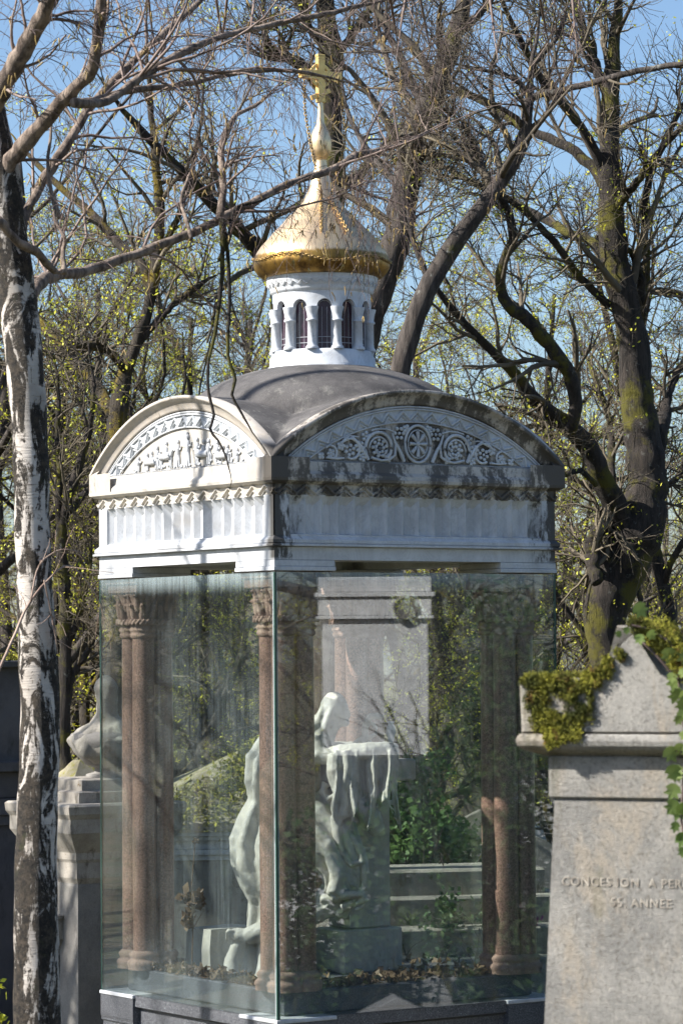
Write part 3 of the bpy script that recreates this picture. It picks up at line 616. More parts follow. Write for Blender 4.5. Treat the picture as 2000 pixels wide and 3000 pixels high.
def trace(pts, Y0, Y1, K=30, rng=None, wob=.012):
    """polyline of (px,py,halfwidth px) at distances Y0..Y1, resampled"""
    m = len(pts); P = np.array([list(PT(p[0], p[1], Y0 + (Y1 - Y0) * i / (m - 1))) + [p[2] * (Y0 + (Y1 - Y0) * i / (m - 1)) / F] for i, p in enumerate(pts)])
    s_ = np.r_[0, np.cumsum(np.linalg.norm(np.diff(P[:, :3], axis=0), axis=1))]; q = np.linspace(0, s_[-1], K); out = np.zeros((K, 4))
    tg = np.gradient(P, s_, axis=0)
    for i, x in enumerate(q):
        j = min(np.searchsorted(s_, x, 'right') - 1, m - 2); h = s_[j + 1] - s_[j]; t = (x - s_[j]) / h
        out[i] = (2 * t ** 3 - 3 * t ** 2 + 1) * P[j] + (t ** 3 - 2 * t ** 2 + t) * h * tg[j] + (-2 * t ** 3 + 3 * t ** 2) * P[j + 1] + (t ** 3 - t ** 2) * h * tg[j + 1]
    r = np.maximum(out[:, 3], .002)
    if rng is not None:
        jt = .12 if r.max() < .09 else .045; out[:, :3] += rng.normal(0, 1, (K, 3)) * (r * jt)[:, None]; r = r * (1 + rng.normal(0, jt * .5, K))
    tt = np.linspace(0, 1, K); r = r * (1 - np.clip((tt - .8) / .2, 0, 1) * .75)
    return out[None, :, :3], r[None]
def knobbly(V, amp, sc, rng):
    """uneven girth on thick stems"""
    ph = rng.uniform(0, 6, 3); return V + amp * np.stack([np.sin(V[:, 1] * sc + V[:, 2] * sc * .6 + ph[0]), np.sin(V[:, 0] * sc + V[:, 2] * sc * .8 + ph[1]), 0 * V[:, 2]], 1) + amp * .5 * np.sin(V[:, [2]] * sc * 2.3 + V[:, [0]] * sc * 3 + ph[2])
def crown(limbs, rng, n2=10, n3=7, n4=6, len2=.45, r4=.0045, up=.02, tw=.55, buds=True, bsize=.022, bcnt=4, bfrac=.5, fill=1.0):
    """secondary branches, twigs and blossom on a list of limb polylines"""
    L2, L3, L4 = [], [], []
    for P, R in limbs:
        a = spawn(P, R, n2, .15, 1, 48, len2, rng, .5); L2.append(a)
    cat = lambda l: [np.concatenate([x[i] for x in l]) for i in range(4)]
    p, d, l, r = cat(L2); l = np.clip(l, .5, 3.2); P2, R2 = grow(p, d, l, np.clip(r, .007, .04), 8, .16, up, rng)
    p, d, l, r = spawn(P2, R2, n3, .12, 1, 45, .5, rng, .6); l = np.clip(l, .35, 1.5); P3, R3 = grow(p, d, l, np.clip(r, .0042, .013), 6, .17, up, rng, .5)
    p, d, l, r = spawn(P3, R3, n4, .15, 1, 42, .5, rng, .6); l = np.clip(l, .25, tw); P4, R4 = grow(p, d, l, np.full(len(l), r4), 5, .14, up * 2, rng, .6)
    res = [(P2, R2, 6), (P3, R3, 4), (P4, R4, 3)]
    bud = None
    if buds:
        tp = np.concatenate([tips(P4), P4[:, 2]]); sel = rng.uniform(size=len(tp)) < bfrac
        clump = np.sin(tp[:, 0] * 1.7 + 1) * np.sin(tp[:, 1] * 1.3) * np.sin(tp[:, 2] * 1.9 + 2) > -.15
        bud = quads(tp[sel & clump], bsize, rng, bcnt, .032)
    return res, bud
def assemble(name, loc, trunk, limbs, cr, bud, label, cat='tree', group=None, mt=None, ml=None, mtw=None, rng=None, amp=.012):
    t = empty(name, loc, 0, label, cat, group); off = np.array(loc)
    V, Fq = tubes([(P, R, 22) for P, R in trunk]); V = knobbly(V, amp, 6, rng or np.random.default_rng(1)); np_mesh('trunk', V - off, Fq, mt or M_bark, t)
    if limbs: V, Fq = tubes([(P, R, 12) for P, R in limbs]); np_mesh('limbs', V - off, Fq, ml or mt or M_bark, t)
    V, Fq = tubes(cr); np_mesh('crown', V - off, Fq, mtw or M_twig, t)
    if bud is not None and len(bud[0]): np_mesh('blossom', bud[0] - off, bud[1], M_bud, t, smooth=False)
    return t
def auto_tree(seed, Ht, R0, nl=12, lean=(0, 0), first=.2, **kw):
    rng = np.random.default_rng(seed)
    Pt, Rt = grow(np.array([[0, 0, -.3]]), np.array([[lean[0], lean[1], 1.0]]), np.array([Ht]), np.array([R0]), 16, .07, .02, rng, .18)
    p, d, l, r = spawn(Pt, Rt, nl, first, .95, 46, .52, rng, .55, up=.3, shp=.4); P1, R1 = grow(p, d, l, r, 11, .13, .045, rng, .25)
    limbs = [(P1[i:i + 1], R1[i:i + 1]) for i in range(len(P1))]
    cr, bud = crown(limbs + [(Pt[:, 8:], Rt[:, 8:])], rng, **kw); return [(Pt, Rt)], limbs, cr, bud
def resample_limbs(l): return l
def copy_tree(o, loc, rz, sc, label=None):
    c = o.copy(); S.collection.objects.link(c); c.location = loc; c.rotation_euler = (0, 0, rz); c.scale = (sc, sc, sc)
    if label: c['label'] = label
    for ch in o.children:
        d = ch.copy(); S.collection.objects.link(d); d.parent = c
    return c
rng = np.random.default_rng(11)
def base_of(px, Y): p = PT(px, 1900, Y); return (p.x, Y, gz(p.x, Y))
def trunk_down(px, py, hw, Y, flare=1.25):
    """extend a traced trunk from its lowest traced point down to the ground"""
    p = PT(px, py, Y); g = gz(p.x, Y) - .2; n = 8; z = np.linspace(g, p.z, n); P = np.stack([np.full(n, p.x), np.full(n, Y), z], 1)[None]
    r = hw * Y / F; R = (r * (1 + (flare - 1) * np.linspace(1, 0, n) ** 2))[None]; return P, R
# --- great dark tree right of the pavilion
def T(pts, Y0, Y1, K=30): return trace(pts, Y0, Y1, K, rng)
Y = 27
tr5 = [T([(1800, 2300, 58), (1795, 2100, 54), (1788, 1960, 50), (1772, 1860, 56), (1775, 1790, 66), (1800, 1700, 76), (1832, 1620, 80), (1865, 1540, 76), (1888, 1460, 64), (1895, 1350, 56), (1880, 1250, 53), (1862, 1150, 49), (1850, 1000, 46), (1830, 900, 43), (1803, 760, 42), (1790, 600, 38), (1780, 450, 32), (1785, 300, 28), (1800, 150, 22), (1815, -60, 18), (1800, -300, 12)], Y, Y, 90), trunk_down(1800, 2300, 58, Y)]
lm5 = [T([(1855, 1600, 44), (1810, 1500, 38), (1765, 1410, 33), (1722, 1310, 30), (1670, 1255, 27), (1610, 1210, 24), (1545, 1150, 21), (1500, 1085, 17), (1446, 1033, 14), (1357, 944, 12), (1290, 860, 10), (1235, 770, 8), (1190, 680, 5)], Y, Y - 2, 44),
       T([(1670, 1262, 18), (1685, 1180, 20), (1668, 1100, 22), (1618, 1020, 21), (1548, 944, 19), (1468, 858, 17), (1470, 770, 14), (1502, 690, 13), (1480, 600, 12), (1440, 540, 10), (1380, 420, 8), (1330, 300, 6)], Y - 1.3, Y - 2.5, 44),
       T([(1784, 893, 12), (1701, 816, 12), (1640, 730, 11), (1560, 640, 10), (1478, 574, 8), (1380, 530, 6)], Y, Y - 1), T([(1790, 780, 16), (1740, 715, 15), (1670, 682, 13), (1600, 645, 12), (1497, 587, 11), (1376, 529, 9), (1268, 472, 7), (1150, 430, 5)], Y, Y + 2),
       T([(1775, 560, 18), (1740, 495, 17), (1670, 435, 15), (1600, 400, 14), (1529, 370, 12), (1434, 306, 11), (1319, 249, 9), (1180, 110, 7), (1100, 20, 5)], Y, Y + 1), T([(1775, 520, 15), (1720, 400, 14), (1660, 320, 12), (1590, 240, 11), (1530, 130, 9), (1470, 0, 8), (1440, -100, 6)], Y, Y - 1),
       T([(1874, 920, 13), (1893, 765, 12), (1886, 638, 11), (1899, 529, 11), (1935, 440, 10), (2000, 306, 8), (2080, 200, 6)], Y + .3, Y), T([(1866, 1010, 12), (1880, 900, 13), (1868, 790, 12), (1850, 740, 10), (1790, 700, 8)], Y + .3, Y),
       T([(1905, 1380, 22), (1925, 1300, 24), (1938, 1240, 25), (1945, 1215, 20), (1960, 1150, 12), (1982, 1095, 12), (2010, 1050, 11), (2080, 960, 8)], Y, Y + 1), T([(1750, 1710, 18), (1735, 1640, 21), (1737, 1580, 21), (1760, 1545, 20), (1795, 1560, 18)], Y - .4, Y - .1),
       T([(1800, 1520, 12), (1795, 1440, 13), (1790, 1350, 12), (1785, 1240, 10), (1750, 1130, 9), (1720, 1050, 7), (1690, 1000, 6)], Y + .5, Y + 1.5), T([(1790, 300, 16), (1740, 180, 14), (1700, 60, 12), (1660, -80, 9)], Y, Y), T([(1880, 1480, 12), (1980, 1400, 9), (2060, 1300, 8)], Y, Y + 1),
       T([(1790, 620, 14), (1860, 540, 12), (1940, 430, 10), (2040, 330, 8)], Y, Y - 1), T([(1800, 900, 12), (1850, 870, 11), (1935, 850, 9), (2040, 870, 7)], Y, Y + 1), T([(1745, 1420, 9), (1700, 1380, 8), (1640, 1395, 7), (1560, 1385, 5)], Y - .5, Y - 1)]
cr, bd = crown(lm5 + [(tr5[0][0][:, 40:], tr5[0][1][:, 40:])], rng, n2=10, n3=6, n4=5, len2=.40, buds=True, bfrac=.16, bsize=.016, r4=.003)
b0 = base_of(1800, Y); assemble('old_maple', b0, tr5, lm5, cr, bd, 'massive dark mossy tree right of the pavilion with a hollow burr on its trunk', rng=rng, amp=.012)
# --- leaning twin trunks behind the dome
Y = 25
tr3 = [T([(960, 2400, 64), (975, 1700, 60), (1010, 1350, 54), (1060, 1030, 47), (1090, 900, 44), (1118, 810, 42), (1150, 720, 42), (1175, 620, 41), (1200, 500, 40), (1225, 385, 37), (1265, 280, 35), (1310, 150, 34), (1345, 40, 36), (1370, -60, 33), (1400, -250, 28)], Y, Y, 70), trunk_down(960, 2400, 64, Y)]
lm3 = [T([(1228, 470, 12), (1260, 420, 11), (1300, 365, 9), (1330, 300, 6)], Y, Y - 1), T([(1245, 330, 14), (1180, 180, 11), (1120, 60, 9), (1090, -60, 6)], Y, Y + 1), T([(1330, 110, 14), (1420, 20, 11), (1480, -90, 8)], Y, Y), T([(1190, 560, 12), (1100, 470, 9), (1020, 330, 7), (990, 180, 5)], Y, Y + 2)]
cr, bd = crown(lm3 + [(tr3[0][0][:, 35:], tr3[0][1][:, 35:])], rng, n2=9, n3=5, n4=5, buds=False, r4=.003)
assemble('leaning_maple', base_of(960, Y), tr3, lm3, cr, bd, 'thick grey-barked tree leaning right directly behind the golden dome', mt=M_bark2, rng=rng, amp=.02)
Y = 24
tr4 = [T([(1060, 2400, 48), (1080, 1800, 46), (1120, 1350, 42), (1165, 1100, 31), (1180, 1035, 30), (1220, 930, 29), (1262, 835, 30), (1328, 722, 28), (1398, 625, 26), (1465, 525, 23), (1520, 430, 22), (1545, 330, 18), (1552, 270, 16), (1562, 180, 11), (1582, 70, 10), (1575, -60, 8)], Y, Y, 70), trunk_down(1060, 2400, 48, Y)]
lm4 = [T([(1552, 285, 11), (1600, 272, 11), (1655, 262, 10), (1740, 240, 10), (1860, 208, 9), (2000, 185, 8), (2100, 170, 6)], Y, Y - 1), T([(1545, 280, 9), (1520, 240, 8), (1470, 215, 7), (1400, 205, 5)], Y, Y), T([(1400, 620, 10), (1420, 540, 9), (1400, 440, 7), (1350, 350, 5)], Y, Y + 1), T([(1265, 840, 10), (1210, 700, 8), (1190, 560, 6)], Y, Y), T([(1560, 190, 8), (1640, 90, 7), (1660, 0, 5)], Y, Y)]
cr, bd = crown(lm4 + [(tr4[0][0][:, 34:], tr4[0][1][:, 34:])], rng, n2=8, n3=5, n4=5, buds=False, r4=.003)
assemble('slanting_maple', base_of(1060, Y), tr4, lm4, cr, bd, 'slimmer brown tree slanting up right of the dome, long side limb near its top', mt=M_bark2, rng=rng)
# --- dark trunk behind the cross
Y = 30
tr2 = [T([(930, 2300, 60), (950, 1500, 56), (962, 900, 46), (968, 600, 40), (970, 400, 36), (972, 250, 36), (962, 120, 38), (950, 0, 38), (935, -150, 32), (930, -300, 26)], Y, Y, 60), trunk_down(930, 2300, 60, Y)]
lm2 = [T([(950, 120, 16), (905, 80, 13), (885, 20, 11), (870, -60, 9)], Y, Y), T([(940, 260, 18), (880, 190, 17), (830, 165, 16), (795, 150, 18), (780, 120, 12), (770, 40, 9)], Y, Y - 1), T([(985, 160, 14), (1060, 60, 11), (1120, -60, 8)], Y, Y), T([(962, 900, 24), (880, 860, 26), (800, 800, 25), (759, 746, 24), (702, 676, 22), (638, 612, 18), (561, 529, 15), (446, 415, 12), (357, 319, 10), (280, 210, 8)], Y, Y - 2, 40), T([(980, 560, 18), (1060, 500, 14), (1150, 400, 11), (1260, 300, 8)], Y, Y + 1)]
cr, bd = crown(lm2, rng, n2=11, n3=6, n4=5, bfrac=.12, bsize=.015, r4=.004)
assemble('dark_maple', base_of(930, Y), tr2, lm2, cr, bd, 'straight blackish tree rising directly behind the gilded cross', rng=rng)
# --- left background trees
Y = 29
tr6 = [T([(340, 2300, 36), (340, 1800, 34), (338, 1320, 31), (342, 1250, 31), (352, 1180, 29), (366, 1105, 23), (400, 1010, 17), (432, 900, 17), (452, 780, 17), (470, 640, 15), (462, 500, 13), (440, 320, 11), (430, 150, 9), (440, -60, 7)], Y, Y, 60), trunk_down(340, 2300, 36, Y)]
lm6 = [T([(325, 1215, 20), (298, 1155, 18), (247, 1083, 17), (179, 1019, 17), (113, 938, 15), (60, 860, 12), (0, 760, 9), (-60, 640, 7)], Y, Y + 1), T([(372, 1090, 12), (330, 1040, 13), (290, 1015, 13), (230, 1010, 11), (190, 1000, 8)], Y, Y - 1), T([(440, 860, 12), (408, 765, 13), (357, 721, 13), (274, 631, 12), (185, 555, 10), (100, 470, 8), (20, 380, 6)], Y, Y + 1), T([(455, 760, 10), (520, 640, 9), (560, 500, 7), (590, 360, 6)], Y, Y), T([(395, 1020, 11), (470, 930, 10), (560, 850, 9), (640, 800, 7)], Y, Y)]
cr, bd = crown(lm6 + [(tr6[0][0][:, 30:], tr6[0][1][:, 30:])], rng, n2=9, n3=5, n4=4, bfrac=.45, bsize=.02, r4=.004)
assemble('mossy_maple', base_of(340, Y), tr6, lm6, cr, bd, 'tree with orange moss on its fork, standing just left of the pavilion roof', mt=M_barkm, rng=rng)
Y = 26
tr7 = [T([(192, 2400, 22), (190, 2000, 20), (188, 1850, 19), (184, 1700, 18), (182, 1590, 17), (188, 1520, 16), (205, 1450, 15), (228, 1380, 13), (252, 1280, 11), (270, 1150, 9), (262, 1000, 7)], Y, Y, 44), trunk_down(192, 2400, 22, Y)]
lm7 = [T([(183, 1600, 11), (172, 1500, 10), (176, 1400, 9), (168, 1280, 8), (172, 1150, 6), (150, 1000, 5)], Y, Y), T([(204, 1500, 11), (240, 1455, 10), (272, 1420, 9), (330, 1360, 7)], Y, Y + 1), T([(190, 1900, 11), (220, 1840, 10), (240, 1760, 9), (262, 1660, 7), (270, 1560, 5)], Y, Y), T([(190, 2050, 10), (225, 1960, 9), (262, 1900, 8), (300, 1800, 6)], Y, Y)]
cr, bd = crown(lm7 + [(tr7[0][0][:, 20:], tr7[0][1][:, 20:])], rng, n2=8, n3=5, n4=4, bfrac=.25, bsize=.018, r4=.004)
assemble('slim_maple', base_of(192, Y), tr7, lm7, cr, bd, 'slim dark forked tree between the birch trunk and the pavilion', rng=rng)
# --- auto trees: four shapes, repeated behind, beside and beyond
protos = []
KW = [dict(n2=7, n3=6, n4=6), dict(n2=7, n3=6, n4=6), dict(n2=7, n3=6, n4=6), dict(n2=7, n3=6, n4=6)]
for i, (Ht, r0, nl, ln) in enumerate([(12.5, .24, 15, (.04, 0)), (11, .17, 13, (-.08, .03)), (13.5, .28, 16, (0, .05)), (9.5, .13, 12, (.14, 0))]):
    a = auto_tree(100 + i, Ht, r0, nl, ln, r4=.005, bfrac=(.2, .42, .1, .45)[i], bsize=.026, tw=.6, **KW[i]); protos.append(a)
spots = [(-150, 31, 0, .3, 1.0), (80, 35, 1, 1.2, .95), (250, 33, 3, 2.2, 1.0), (520, 34, 0, 3.0, .85), (640, 38, 1, .4, 1.0), (830, 36, 3, 4.0, 1.05), (1120, 34, 1, 5.1, .9), (1290, 33, 3, 2.7, 1.05), (1420, 38, 0, 1.9, .9), (1560, 36, 1, .8, 1.0), (1690, 32, 3, 3.3, .9), (1930, 35, 2, 4.4, .9), (2100, 31, 1, 5.5, 1.0)]
txt = ['bare grey tree at the far left edge behind the birch', 'yellow-budded bare tree standing behind the birch trunk', 'small leaning tree left of the pavilion, dense with yellow buds', 'bare tree seen above the left gable of the pavilion', 'tall bare tree between the mossy tree and the dome', 'low yellow-budded tree hidden behind the drum of the dome', 'bare tree just right of the drum behind the leaning trunks', 'small yellow-budded tree above the right gable', 'bare tree in the gap right of the slanting trunks', 'bare yellow-budded tree left of the massive mossy tree', 'low budded tree under the big left limb of the mossy tree', 'large pale tree behind the massive mossy trunk', 'bare tree at the right edge above the mossy tombstone']
made = {}
for (px, Yt, k_, rz, sc), lb in zip(spots, txt):
    x = PT(px, 1900, Yt).x; loc = (x, Yt, gz(x, Yt))
    if k_ not in made:
        t_, l_, c_, b_ = protos[k_]
        made[k_] = assemble(('grey_maple', 'budding_maple', 'spreading_maple', 'young_maple')[k_], (0, 0, 0), t_, l_, c_, b_, lb, group='bare budding trees behind the pavilion', mt=(M_bark2, M_bark, M_bark2, M_barkm)[k_], rng=rng)
        o = made[k_]; o.location = loc; o.rotation_euler = (0, 0, rz); o.scale = (sc * .72,) * 3
    else: copy_tree(made[k_], loc, rz, sc * .72, lb)
rr = random.Random(5)
for k_ in range(26):
    px = -300 + 2700 * (k_ + rr.uniform(.1, .9)) / 26; Yt = rr.uniform(42, 66); x = PT(px, 1900, Yt).x
    copy_tree(made[k_ % 4], (x, Yt, gz(x, Yt)), rr.uniform(0, 6), rr.uniform(.6, .8), 'bare tree deep in the wood beyond the tombs')['group'] = 'bare trees deep in the wood beyond the tombs'
# beside the path, outside the frame but mirrored in the panes
NL = Vector((-EA.x, -EA.y, 0)); NF = Vector((-EB.x, -EB.y, 0))
def mirror(px, Yv, n):
    """real ground point whose image in the pane with normal n appears at column px, virtual distance Yv"""
    v = PT(px, 1900, Yv); v.z = 0; d = (v - C0).dot(n); w = v - n * 2 * d; return w.x, w.y
for i, (px, Yv, k_) in enumerate([(430, 32, 0), (520, 34.5, 1), (580, 31.5, 2), (630, 36, 2), (700, 33, 0), (745, 38, 1), (480, 40, 2), (660, 43, 0), (400, 38, 1), (560, 46, 3)]):
    x, y = mirror(px, Yv, NL); copy_tree(made[k_], (x, y, gz(x, y)), i * 1.7, .7 + .06 * (i % 3), 'bare tree mirrored in the left glass pane')['group'] = 'bare trees mirrored in the left glass pane'
for i, (px, Yv, k_) in enumerate([(1180, 33, 1), (1300, 30, 2), (1380, 35, 0), (1450, 31, 1), (1530, 37, 3), (1100, 38, 0), (1620, 33, 2), (980, 40, 1)]):
    x, y = mirror(px, Yv, NF); copy_tree(made[k_], (x, y, gz(x, y)), i * 2.1, .6 + .06 * (i % 3), 'bare tree mirrored in the right glass pane')['group'] = 'bare trees mirrored in the right glass pane'
#@BIRCH
# ------------------------------------------------------------------ birch in front
rng = np.random.default_rng(21); Y = 14
bt = [trace([(112, 3300, 76), (109, 3000, 70), (105, 2800, 67), (104, 2600, 63), (111, 2400, 60), (116, 2100, 58), (108, 1900, 57), (103, 1700, 53), (95, 1500, 52), (86, 1300, 53), (70, 1030, 56), (52, 850, 55), (25, 700, 55), (0, 500, 54), (-25, 360, 50), (-60, 150, 44), (-90, -80, 40), (-130, -400, 32)], Y, Y, 110, None), trunk_down(112, 3300, 76, Y)]
bl = [T([(-20, 560, 28), (30, 480, 26), (90, 400, 24), (150, 330, 22), (215, 262, 20), (265, 205, 19), (285, 130, 17), (292, 60, 16), (302, -60, 15), (310, -220, 12)], Y, Y - .6, 34),
      T([(-30, 330, 34), (10, 250, 31), (60, 165, 29), (105, 80, 27), (140, 10, 26), (190, -90, 24), (260, -260, 20)], Y - .3, Y - .8, 26),
      T([(60, 700, 15), (80, 620, 14), (120, 540, 14), (190, 430, 14), (255, 330, 13), (330, 240, 12), (420, 150, 11), (520, 60, 10), (610, -20, 8), (700, -120, 6)], Y, Y + 1, 36),
      T([(215, 300, 15), (300, 300, 13), (400, 235, 12), (520, 160, 12), (640, 108, 10), (780, 75, 9), (960, 38, 8), (1080, 10, 7), (1200, -20, 5)], Y - .4, Y + 1, 36),
      T([(-10, 640, 13), (50, 705, 13), (110, 742, 13), (150, 785, 12), (185, 804, 5)], Y - .3, Y + .1, 14),
      T([(60, 900, 22), (88, 862, 21), (122, 825, 19), (160, 805, 18), (210, 800, 16), (260, 790, 15), (360, 760, 14), (480, 712, 13), (600, 665, 13), (680, 622, 13), (760, 582, 12), (860, 530, 11), (950, 505, 11), (1050, 455, 10), (1150, 430, 9), (1220, 400, 8), (1290, 362, 5)], Y, Y + 3, 50),
      T([(640, 645, 12), (655, 560, 11), (648, 470, 10), (655, 400, 9), (690, 340, 7), (760, 300, 5), (820, 240, 4)], Y + 1.5, Y + 2, 26),
      T([(190, 300, 12), (260, 295, 11), (380, 265, 10), (520, 250, 8), (680, 215, 7), (830, 205, 6), (960, 225, 5), (1080, 260, 4)], Y - .2, Y + 1.5, 30),
      T([(650, 640, 9), (652, 730, 7), (650, 800, 6.5), (640, 900, 6), (625, 1000, 5), (611, 1060, 4.6), (611, 1146, 4.5), (626, 1222, 4), (616, 1256, 4), (645, 1299, 3.6), (669, 1366, 4), (678, 1413, 3), (664, 1452, 2)], Y + 1.5, Y + 1.2, 40),
      T([(655, 650, 7), (668, 760, 6), (672, 900, 5), (669, 1050, 5), (688, 1126, 5), (678, 1150, 4.5), (700, 1195, 4), (730, 1250, 3.5), (782, 1325, 2.5)], Y + 1.5, Y + 1.5, 30),
      T([(640, 760, 5), (670, 700, 7), (690, 610, 6), (750, 590, 4), (830, 560, 3)], Y + 1.5, Y + 1.8, 20),
      T([(560, 700, 6), (545, 640, 6), (530, 590, 5), (560, 500, 4), (590, 430, 3)], Y + 1, Y + 1.4, 20),
      T([(190, 800, 8), (185, 740, 7), (190, 700, 6), (160, 640, 5), (165, 560, 4)], Y - .2, Y, 18),
      T([(175, 640, 7), (150, 560, 6), (140, 470, 5), (150, 380, 4), (140, 300, 3)], Y, Y + .2, 14)]
lim = bl[:4] + bl[5:8] + bl[10:13]
L2 = [spawn(P, R, n_, .12, 1, 48, .33, rng, .45) for (P, R), n_ in zip(lim, (14, 10, 14, 16, 18, 10, 12, 6, 6, 6))]
# overhead branches entering from above the frame
ov = [T([(px, -420, 9), (px + dx * .3, -260, 8), (px + dx * .7, -110, 6), (px + dx, 40, 4), (px + dx * 1.3, 180, 2.5)], 14 + (i % 4) * .8, 14.5 + (i % 3) * .9, 18) for i, (px, dx) in enumerate([(380, 60), (560, 80), (720, -60), (800, -60), (1070, 80), (1150, 90), (1250, -70), (1380, 60), (1500, 90), (1640, 40)])]
L2 += [spawn(P, R, 6, .1, 1, 45, .4, rng, .5) for P, R in ov]
p, d, l, r = [np.concatenate([x[i] for x in L2]) for i in range(4)]; l = np.clip(l, .25, .95)
P2, R2 = grow(p, d, l, np.clip(r, .003, .009), 9, .14, -.015, rng, .4)
p, d, l, r = spawn(P2, R2, 5, .1, 1, 45, .55, rng, .6); l = np.clip(l, .2, .6); P3, R3 = grow(p, d, l, np.clip(r, .0014, .0028), 8, .13, -.07, rng, .5)
p, d, l, r = spawn(P3, R3, 3, .1, 1, 40, .6, rng, .7); l = np.clip(l * 1.2, .14, .6); P4, R4 = grow(p, d, l, np.full(len(l), .0011), 8, .11, -.12, rng, .6)
# curtain of drooping twigs right of the dome
hang = []
for i in range(90):
    px = rng.uniform(985, 1190) if i < 44 else rng.uniform(300, 1500); py = rng.uniform(380, 560) if i < 44 else rng.uniform(100, 700)
    hang.append(list(PT(px, py, 16.2 + rng.uniform(-.6, .6))))
hang = np.array(hang); ph = rng.normal(0, .25, (len(hang), 3)); ph[:, 2] = -1
P5, R5 = grow(hang, ph, rng.uniform(.25, .85, len(hang)), np.full(len(hang), .0017), 12, .16, -.1, rng, .6)
p, d, l, r = spawn(P5, R5, 4, .1, .9, 35, .4, rng, .8); P6, R6 = grow(p, d, l, r, 7, .14, -.12, rng, .6)
b0 = base_of(112, Y); off = np.array(b0); bt_ = empty('birch_tree', b0, 0, 'white-barked birch in the left foreground spreading drooping catkin-hung branches over the pavilion', 'tree')
V, Fq = tubes([(P, R, 28) for P, R in bt]); V = knobbly(V, .004, 9, rng); np_mesh('trunk', V - off, Fq, M_birch, bt_)
for i, (P, R) in enumerate(bl):
    V, Fq = tubes([(P, R, 12)]); np_mesh('limb', V - off, Fq, M_blimb if i not in (8, 9, 10) else M_bark, bt_)
V, Fq = tubes([(P, R, 7) for P, R in ov] + [(P2, R2, 5)]); np_mesh('branches', V - off, Fq, mat_plain('birch_branch_bark', (.12, .08, .065), .7, 0, (.24, .18, .15), 4), bt_)
V, Fq = tubes([(P3, R3, 4), (P4, R4, 3), (P5, R5, 4), (P6, R6, 3)]); np_mesh('crown', V - off, Fq, M_btwig, bt_)
tp = np.concatenate([tips(P4), tips(P6), tips(P5), tips(P3)]); sel = tp[rng.uniform(size=len(tp)) < .13]; sel = np.concatenate([sel, sel[: len(sel) // 2] + rng.normal(0, .012, (len(sel) // 2, 3)), tips(P6)[::2]])
ph = rng.normal(0, .35, (len(sel), 3)); ph[:, 2] = -1; Pc, Rc = grow(sel, ph, rng.uniform(.025, .055, len(sel)), np.full(len(sel), .0032), 5, .3, -.2, rng, .5); Rc[:, 1:4] *= 1.25
V, Fq = tubes([(Pc, Rc, 5)]); np_mesh('catkins', V - off, Fq, M_catkin, bt_)
# stray shoots from the birch foot, left of the pavilion
sh = [T([(-20, 2000, 4), (30, 1890, 4), (90, 1760, 3.5), (140, 1700, 3), (200, 1655, 2.5), (250, 1700, 2), (290, 1760, 1.6), (310, 1900, 1.3)], Y - .3, Y + .2, 24), T([(90, 1760, 3), (120, 1650, 2.5), (180, 1610, 2), (260, 1625, 1.5)], Y - .2, Y, 14), T([(130, 1700, 2.5), (160, 1850, 2), (175, 1960, 1.5)], Y - .2, Y, 14)]
L2 = [spawn(P, R, 7, .2, 1, 42, .3, rng, .6) for P, R in sh]; p, d, l, r = [np.concatenate([x[i] for x in L2]) for i in range(4)]; Q2, S2 = grow(p, d, l, np.clip(r, .0012, .002), 7, .15, -.06, rng, .6)
V, Fq = tubes([(P, R, 6) for P, R in sh] + [(Q2, S2, 4)]); np_mesh('low_shoots', V - off, Fq, mat_plain('pale_shoot_bark', (.4, .3, .24), .7, 0, (.2, .13, .1), 5), bt_)
sb0 = (-6.3, 19.6, gz(-6.3, 19.6)); sbt = empty('slim_birch', sb0, 0, 'slim two-stemmed birch whose stems throw the shadow bands across the left gable', 'tree'); off = np.array(sb0)
def stem(x, y, r0, seed, lx): g = np.random.default_rng(seed); return grow(np.array([[x, y, sb0[2] - .2]]), np.array([[lx, 0, 1.]]), np.array([11.0]), np.array([r0]), 22, .012, .05, g, .35)
sA, sB = stem(-5.86, 19.98, .085, 3, 0), stem(-6.62, 19.24, .07, 8, .0)
P2, R2 = grow(*spawn(np.concatenate([sA[0], sB[0]]), np.concatenate([sA[1], sB[1]]), 11, .45, .95, 50, .2, rng, .4), 9, .15, -.02, rng, .3); P3, R3 = grow(*spawn(P2, R2, 5, .2, 1, 45, .4, rng, .5), 6, .15, -.08, rng, .4)
V, Fq = tubes([(*sA, 16), (*sB, 16)]); np_mesh('trunk', V - off, Fq, M_birch, sbt); V, Fq = tubes([(P2, R2, 6), (P3, R3, 4)]); np_mesh('crown', V - off, Fq, M_btwig, sbt)
#@TOMBS
# ------------------------------------------------------------------ foreground tombstone
YS = 9.0; TZ = R_(-25)
tc = PT(1900, 2000, YS); ts = F / YS
tomb = empty('mossy_tombstone', (tc.x, YS, gz(tc.x, YS)), TZ, 'rough limestone tombstone in the right foreground, moss on its gabled top, worn inscription', 'tombstone')
tb0 = gz(tc.x, YS)
cs = 1 / math.cos(TZ)
def tu(px): return ((px - 1900) / ts + .068) * cs
def tz(py): return ZAT(py, YS, 1800) - tb0
def prism(mb, outline, y0, y1, bev=.006):
    c = (sum(p[0] for p in outline) / len(outline), sum(p[1] for p in outline) / len(outline)); sh = lambda k_: [(c[0] + (u - c[0]) * k_, c[1] + (z - c[1]) * k_) for u, z in outline]
    k_ = 1 - bev / .4
    mb.rings([[(u, y, z) for u, z in o] for y, o in ((y0, sh(k_)), (y0 + bev, outline), (y1 - bev, outline), (y1, sh(k_)))])
left = [(1526, 2146), (1521, 1995), (1530, 1984), (1690, 1986), (1718, 1996), (1745, 1975), (1775, 1925), (1800, 1880), (1830, 1848), (1865, 1834)]
